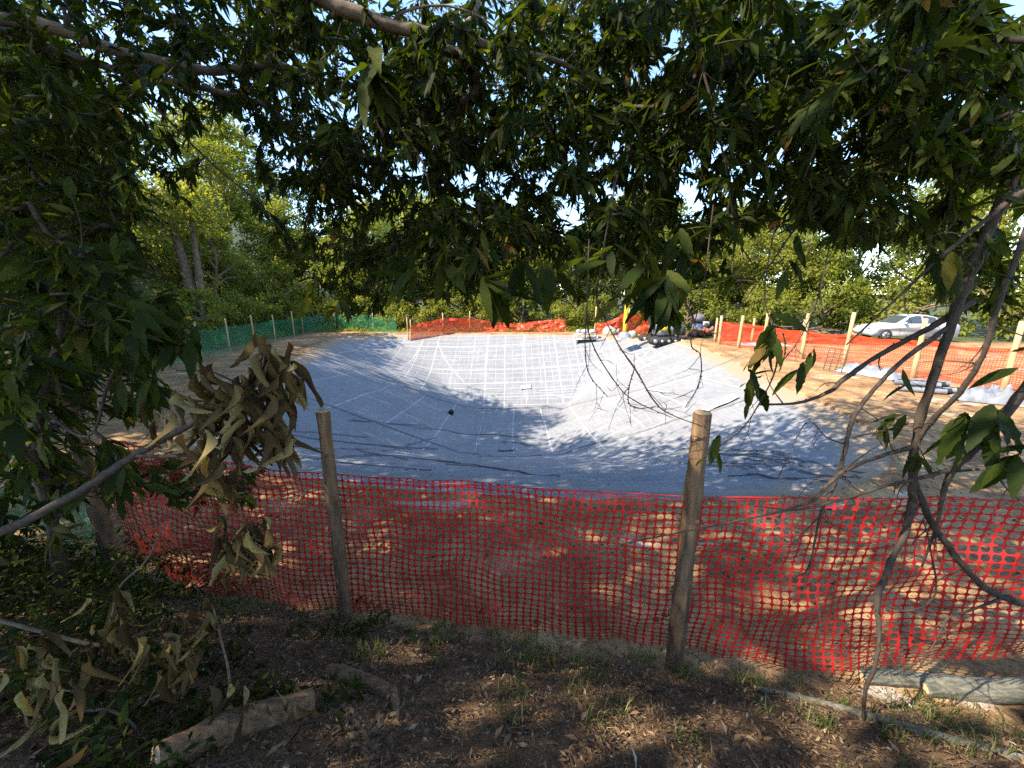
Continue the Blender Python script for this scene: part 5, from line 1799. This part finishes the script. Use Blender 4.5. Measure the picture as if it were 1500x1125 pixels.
def blades(cx, cy, n, hmin, hmax, spread):
    x = cx + R.normal(0, spread, n)
    y = cy + R.normal(0, spread, n)
    z = ground_z(x, y)
    h = R.uniform(hmin, hmax, n)
    an = R.random(n) * 6.28
    w = 0.0022
    lean = R.uniform(0.1, 0.8, n)
    dx, dy = np.cos(an), np.sin(an)
    b = np.stack([x, y, z], -1)
    side = np.stack([-dy, dx, 0 * dx], -1) * w
    fw = np.stack([dx, dy, 0 * dx], -1)
    m1 = b + fw * (h * lean * 0.3)[:, None] + np.array([0, 0, 1.0]) * (h * 0.6)[:, None]
    t1 = b + fw * (h * lean)[:, None] + np.array([0, 0, 1.0]) * (h * (1 - 0.4 * lean))[:, None]
    V = np.stack([b - side, b + side, m1 + side * 0.8, m1 - side * 0.8, t1], 1).reshape(-1, 3)
    o = np.arange(n)[:, None] * 5
    return V, [np.array([[0, 1, 2, 3]]) + o, np.array([[3, 2, 4]]) + o], np.repeat(R.random(n), 5)


g = G()
for k in range(170):
    x = R.uniform(-3.2, 3.6)
    dd = abs(R.normal(0, 0.28)) + (0.0 if R.random() > 0.25 else R.uniform(0.2, 1.1))
    V, F, T = blades(x, float(y_fence(x)) - dd, R.integers(8, 34), 0.03, 0.12, 0.035)
    g.add(V, F, T)
o = g.obj('grass', M['grass'])
o['kind'] = 'stuff'
tag(o, 'short grass tufts along the foot of the front netting', 'grass')

# small leafy weeds low on the left
n = 11000
x, y = scatter(n, -0.1, 1.5, -4.2, -0.7)
k = fbm(x * 2.2, y * 2.2, 55, 3) + 0.12 * (-x - 1.2) > 0.03
x, y = x[k], y[k]
n = len(x)
o = leaf_mass('low_weeds', LEAF_LO, np.stack([x, y, ground_z(x, y) + R.random(n) ** 1.5 * (0.08 + 0.32 * smooth(-0.9, -2.4, x))], -1), norm(R.normal(0, 1, (n, 3)) * np.array([1, 1, 0.5])), np.array([0, 0, 1.0]) + R.normal(0, 0.4, (n, 3)), R.uniform(0.03, 0.09, n), M['leaf'], None, R.uniform(0.1, 0.9, n))
tag(o, 'low green weeds under the wilted branch on the left', 'weeds')

# soil clods between the netting and the liner
g = G()
n = 2600
x = R.uniform(-5, 7.5, n)
y = R.uniform(2.3, 5.4, n)
t = pond_t(x, y)[0]
k = (t > 1.05) & (y > y_fence(x) + 0.05)
x, y = x[k], y[k]
z = ground_z(x, y)
OCT = np.array([(1, 0, 0), (0, 1, 0), (-1, 0, 0), (0, -1, 0), (0, 0, 0.8), (0, 0, -0.5)], float)
OF = np.array([(0, 1, 4), (1, 2, 4), (2, 3, 4), (3, 0, 4), (1, 0, 5), (2, 1, 5), (3, 2, 5), (0, 3, 5)])
s = R.choice([0.008, 0.014, 0.026], len(x), p=[0.6, 0.32, 0.08])
V = np.stack([x, y, z], -1)[:, None, :] + s[:, None, None] * OCT[None] * (1 + R.normal(0, 0.25, (len(x), 6, 3)))
g.add(V.reshape(-1, 3), (OF[None] + (np.arange(len(x)) * 6)[:, None, None]).reshape(-1, 3))
o = g.obj('soil_clods', M['clod'], None, False)
o['kind'] = 'stuff'
tag(o, 'loose soil clods scattered between the netting and the liner', 'clods')
# a few dead leaves blown onto the near edge of the liner
q = np.array([on_liner(R.uniform(560, 900), R.uniform(684, 712)) for _ in range(26)] + [on_liner(R.normal(585, 12), R.normal(689, 2)) for _ in range(14)])
zz = liner_full(q[:, 0], q[:, 1]) + 0.008
o = leaf_mass('blown_leaves', LEAF_LO, np.column_stack([q[:, :2], zz]), norm(R.normal(0, 1, (40, 3)) * np.array([1, 1, 0.2])), np.array([0, 0, 1.0]) + R.normal(0, 0.4, (40, 3)), R.uniform(0.04, 0.1, 40), M['litter'])
tag(o, 'few dry leaves blown onto the near edge of the liner', 'leaves')

# ------------------------------------------------------------------ wilted branches and sapling on the left
def dead_branch(label, limbs, spots, cat='branch', mat='twig', grp=None):
    root = thing('wilted_branch', label, cat, (0, 0, 0), 0, grp)
    for b in limbs:
        pts, rad = trace(b)
        pts = pts + R.normal(0, 0.12, pts.shape) * rad[:, None]
        G().tube(pts, rad * 1.35, 7, jitter=0.06).obj('branch', M[mat], root)
    for px, py, Yd, n, spx, sx, sy in spots:
        for _ in range(int(n * 1.5)):
            x_, y_ = px + R.normal(0, sx), py + R.normal(0, sy)
            p = P(x_, y_, Yd + R.normal(0, 0.07))
            d = norm(np.array([R.normal(0, 0.32), R.normal(0, 0.3), -1.0 + R.normal(0, 0.2)]))
            u = norm(R.normal(0, 1, 3))
            sz = spx * R.uniform(0.7, 1.35) * pxsize(x_, y_, Yd)
            if p[2] - sz < gz(p[0], p[1]):
                d = norm(np.array([d[0], d[1], 0.05]))
            leaf_single('leaf', WILT_MESH[R.integers(0, 4)], p, d, u, sz, root)
    return root


dead_branch('broken bough with brown wilted leaves hanging in front of the liner on the left',
            [[(-60, 800, 1.25, 10), (0, 780, 1.3, 9.5), (60, 752, 1.35, 9), (130, 712, 1.4, 9), (190, 672, 1.45, 8), (250, 637, 1.5, 7), (320, 600, 1.52, 4.5), (375, 560, 1.52, 3), (392, 505, 1.52, 2)],
             [(200, 668, 1.45, 4), (260, 668, 1.48, 3.5), (330, 660, 1.5, 3), (380, 640, 1.5, 2)],
             [(300, 610, 1.5, 3), (310, 660, 1.5, 2.4), (312, 720, 1.5, 2), (320, 770, 1.5, 1.6)],
             [(258, 543, 1.6, 1.6), (310, 545, 1.58, 1.8), (350, 562, 1.55, 2), (375, 565, 1.52, 2)]],
            [(395, 515, 1.52, 14, 62, 14, 14), (418, 545, 1.5, 10, 52, 10, 14), (375, 575, 1.5, 16, 62, 22, 14), (330, 575, 1.5, 14, 66, 22, 16), (300, 545, 1.55, 4, 60, 16, 12), (350, 620, 1.5, 18, 62, 30, 16),
             (405, 630, 1.48, 12, 58, 14, 20), (300, 640, 1.5, 10, 60, 26, 14), (315, 690, 1.5, 8, 56, 14, 14), (255, 600, 1.5, 8, 55, 20, 18)])
dead_branch('sunlit bunch of pale yellow wilted leaves hanging before the orange netting',
            [[(320, 770, 1.5, 1.8), (345, 775, 1.5, 1.8), (375, 790, 1.48, 1.6), (398, 797, 1.47, 1.3)]],
            [(355, 770, 1.5, 14, 44, 18, 8), (335, 800, 1.5, 9, 46, 12, 10), (375, 800, 1.47, 12, 46, 18, 6), (330, 790, 1.5, 6, 40, 12, 12), (350, 830, 1.5, 5, 36, 16, 10)])
for lab, limbs, spots in (
    ('withered leafy stick at the lower left edge of the picture', [[(-30, 900, 1.2, 4), (60, 925, 1.2, 4), (150, 945, 1.2, 3.5), (215, 925, 1.25, 2)]], [(60, 960, 1.15, 14, 46, 40, 20), (150, 930, 1.2, 10, 44, 30, 20), (90, 1010, 1.1, 12, 46, 40, 18)]),
    ('bent dry stem rising from the withered brush on the left', [[(150, 960, 1.3, 2.5), (165, 900, 1.32, 2.5), (175, 860, 1.35, 2.2), (215, 820, 1.38, 2), (240, 770, 1.42, 1.6)]], [(180, 930, 1.25, 10, 44, 18, 14), (170, 880, 1.3, 5, 40, 14, 14)]),
    ('dark upright dead stem with dry leaves left of the cut log', [[(338, 1040, 1.2, 3), (335, 985, 1.22, 2.6), (322, 930, 1.28, 2.2), (310, 880, 1.35, 2)]], [(345, 1005, 1.2, 10, 44, 16, 10), (250, 960, 1.22, 14, 46, 40, 16), (300, 900, 1.3, 8, 44, 26, 16)]),
    ('pale curved twig on the ground at the lower left', [[(122, 1042, 1.1, 3), (160, 1040, 1.1, 3), (195, 1062, 1.1, 2.6), (205, 1085, 1.08, 2)]], [(70, 1075, 1.05, 10, 46, 30, 14), (420, 1040, 1.2, 6, 30, 40, 8), (395, 1090, 1.12, 7, 36, 30, 12)]),
):
    dead_branch(lab, limbs, spots, mat='drytwig')

# sapling with broad green leaves
rootC = thing('chestnut_sapling', 'leafy green sapling with broad leaves filling the left edge', 'sapling', (0, 0, 0))
b0 = on_ground(92, 888)
trC = (np.array([b0 - np.array([0, 0, 0.08]), P(84, 820, b0[1]), P(74, 750, b0[1] - 0.02), P(55, 690, b0[1] - 0.05), P(60, 600, b0[1] - 0.1), P(90, 480, b0[1] - 0.1), P(120, 360, b0[1])]), np.array([0.034, 0.03, 0.026, 0.022, 0.018, 0.014, 0.008]))
boughsC = [[(60, 690, 1.9, 8), (30, 650, 1.8, 7), (5, 600, 1.7, 5), (-30, 560, 1.6, 4)],
           [(62, 600, 1.85, 5), (130, 640, 1.8, 4), (160, 560, 1.8, 3.5), (200, 480, 1.8, 2.5), (230, 430, 1.8, 2)],
           [(75, 520, 1.85, 4), (150, 470, 1.75, 3), (220, 480, 1.7, 2.4), (290, 510, 1.65, 1.6)]]
blobsC = [(100, 330, 110, 90, 2.0, 3.4, 30), (60, 470, 110, 130, 1.5, 2.6, 46), (40, 620, 90, 90, 1.4, 2.2, 34), (160, 420, 90, 80, 1.7, 3.0, 26), (170, 560, 70, 60, 1.6, 2.4, 16), (220, 480, 50, 40, 1.6, 2.2, 12), (130, 700, 120, 40, 1.6, 2.3, 22), (300, 700, 90, 40, 1.7, 2.2, 10), (40, 760, 60, 60, 1.7, 2.4, 12)]
manC = [(205, 465, 1.6, 6, 60), (220, 500, 1.6, 5, 52), (270, 520, 1.6, 4, 60), (30, 580, 1.4, 6, 62), (20, 620, 1.35, 5, 62), (200, 590, 1.6, 5, 52), (80, 540, 1.5, 5, 66)]
near_tree(rootC, boughsC, trC, blobsC, None, manC, 0.14, 0.0028, 200, leafn=(5, 9), trunk_mat='bark')
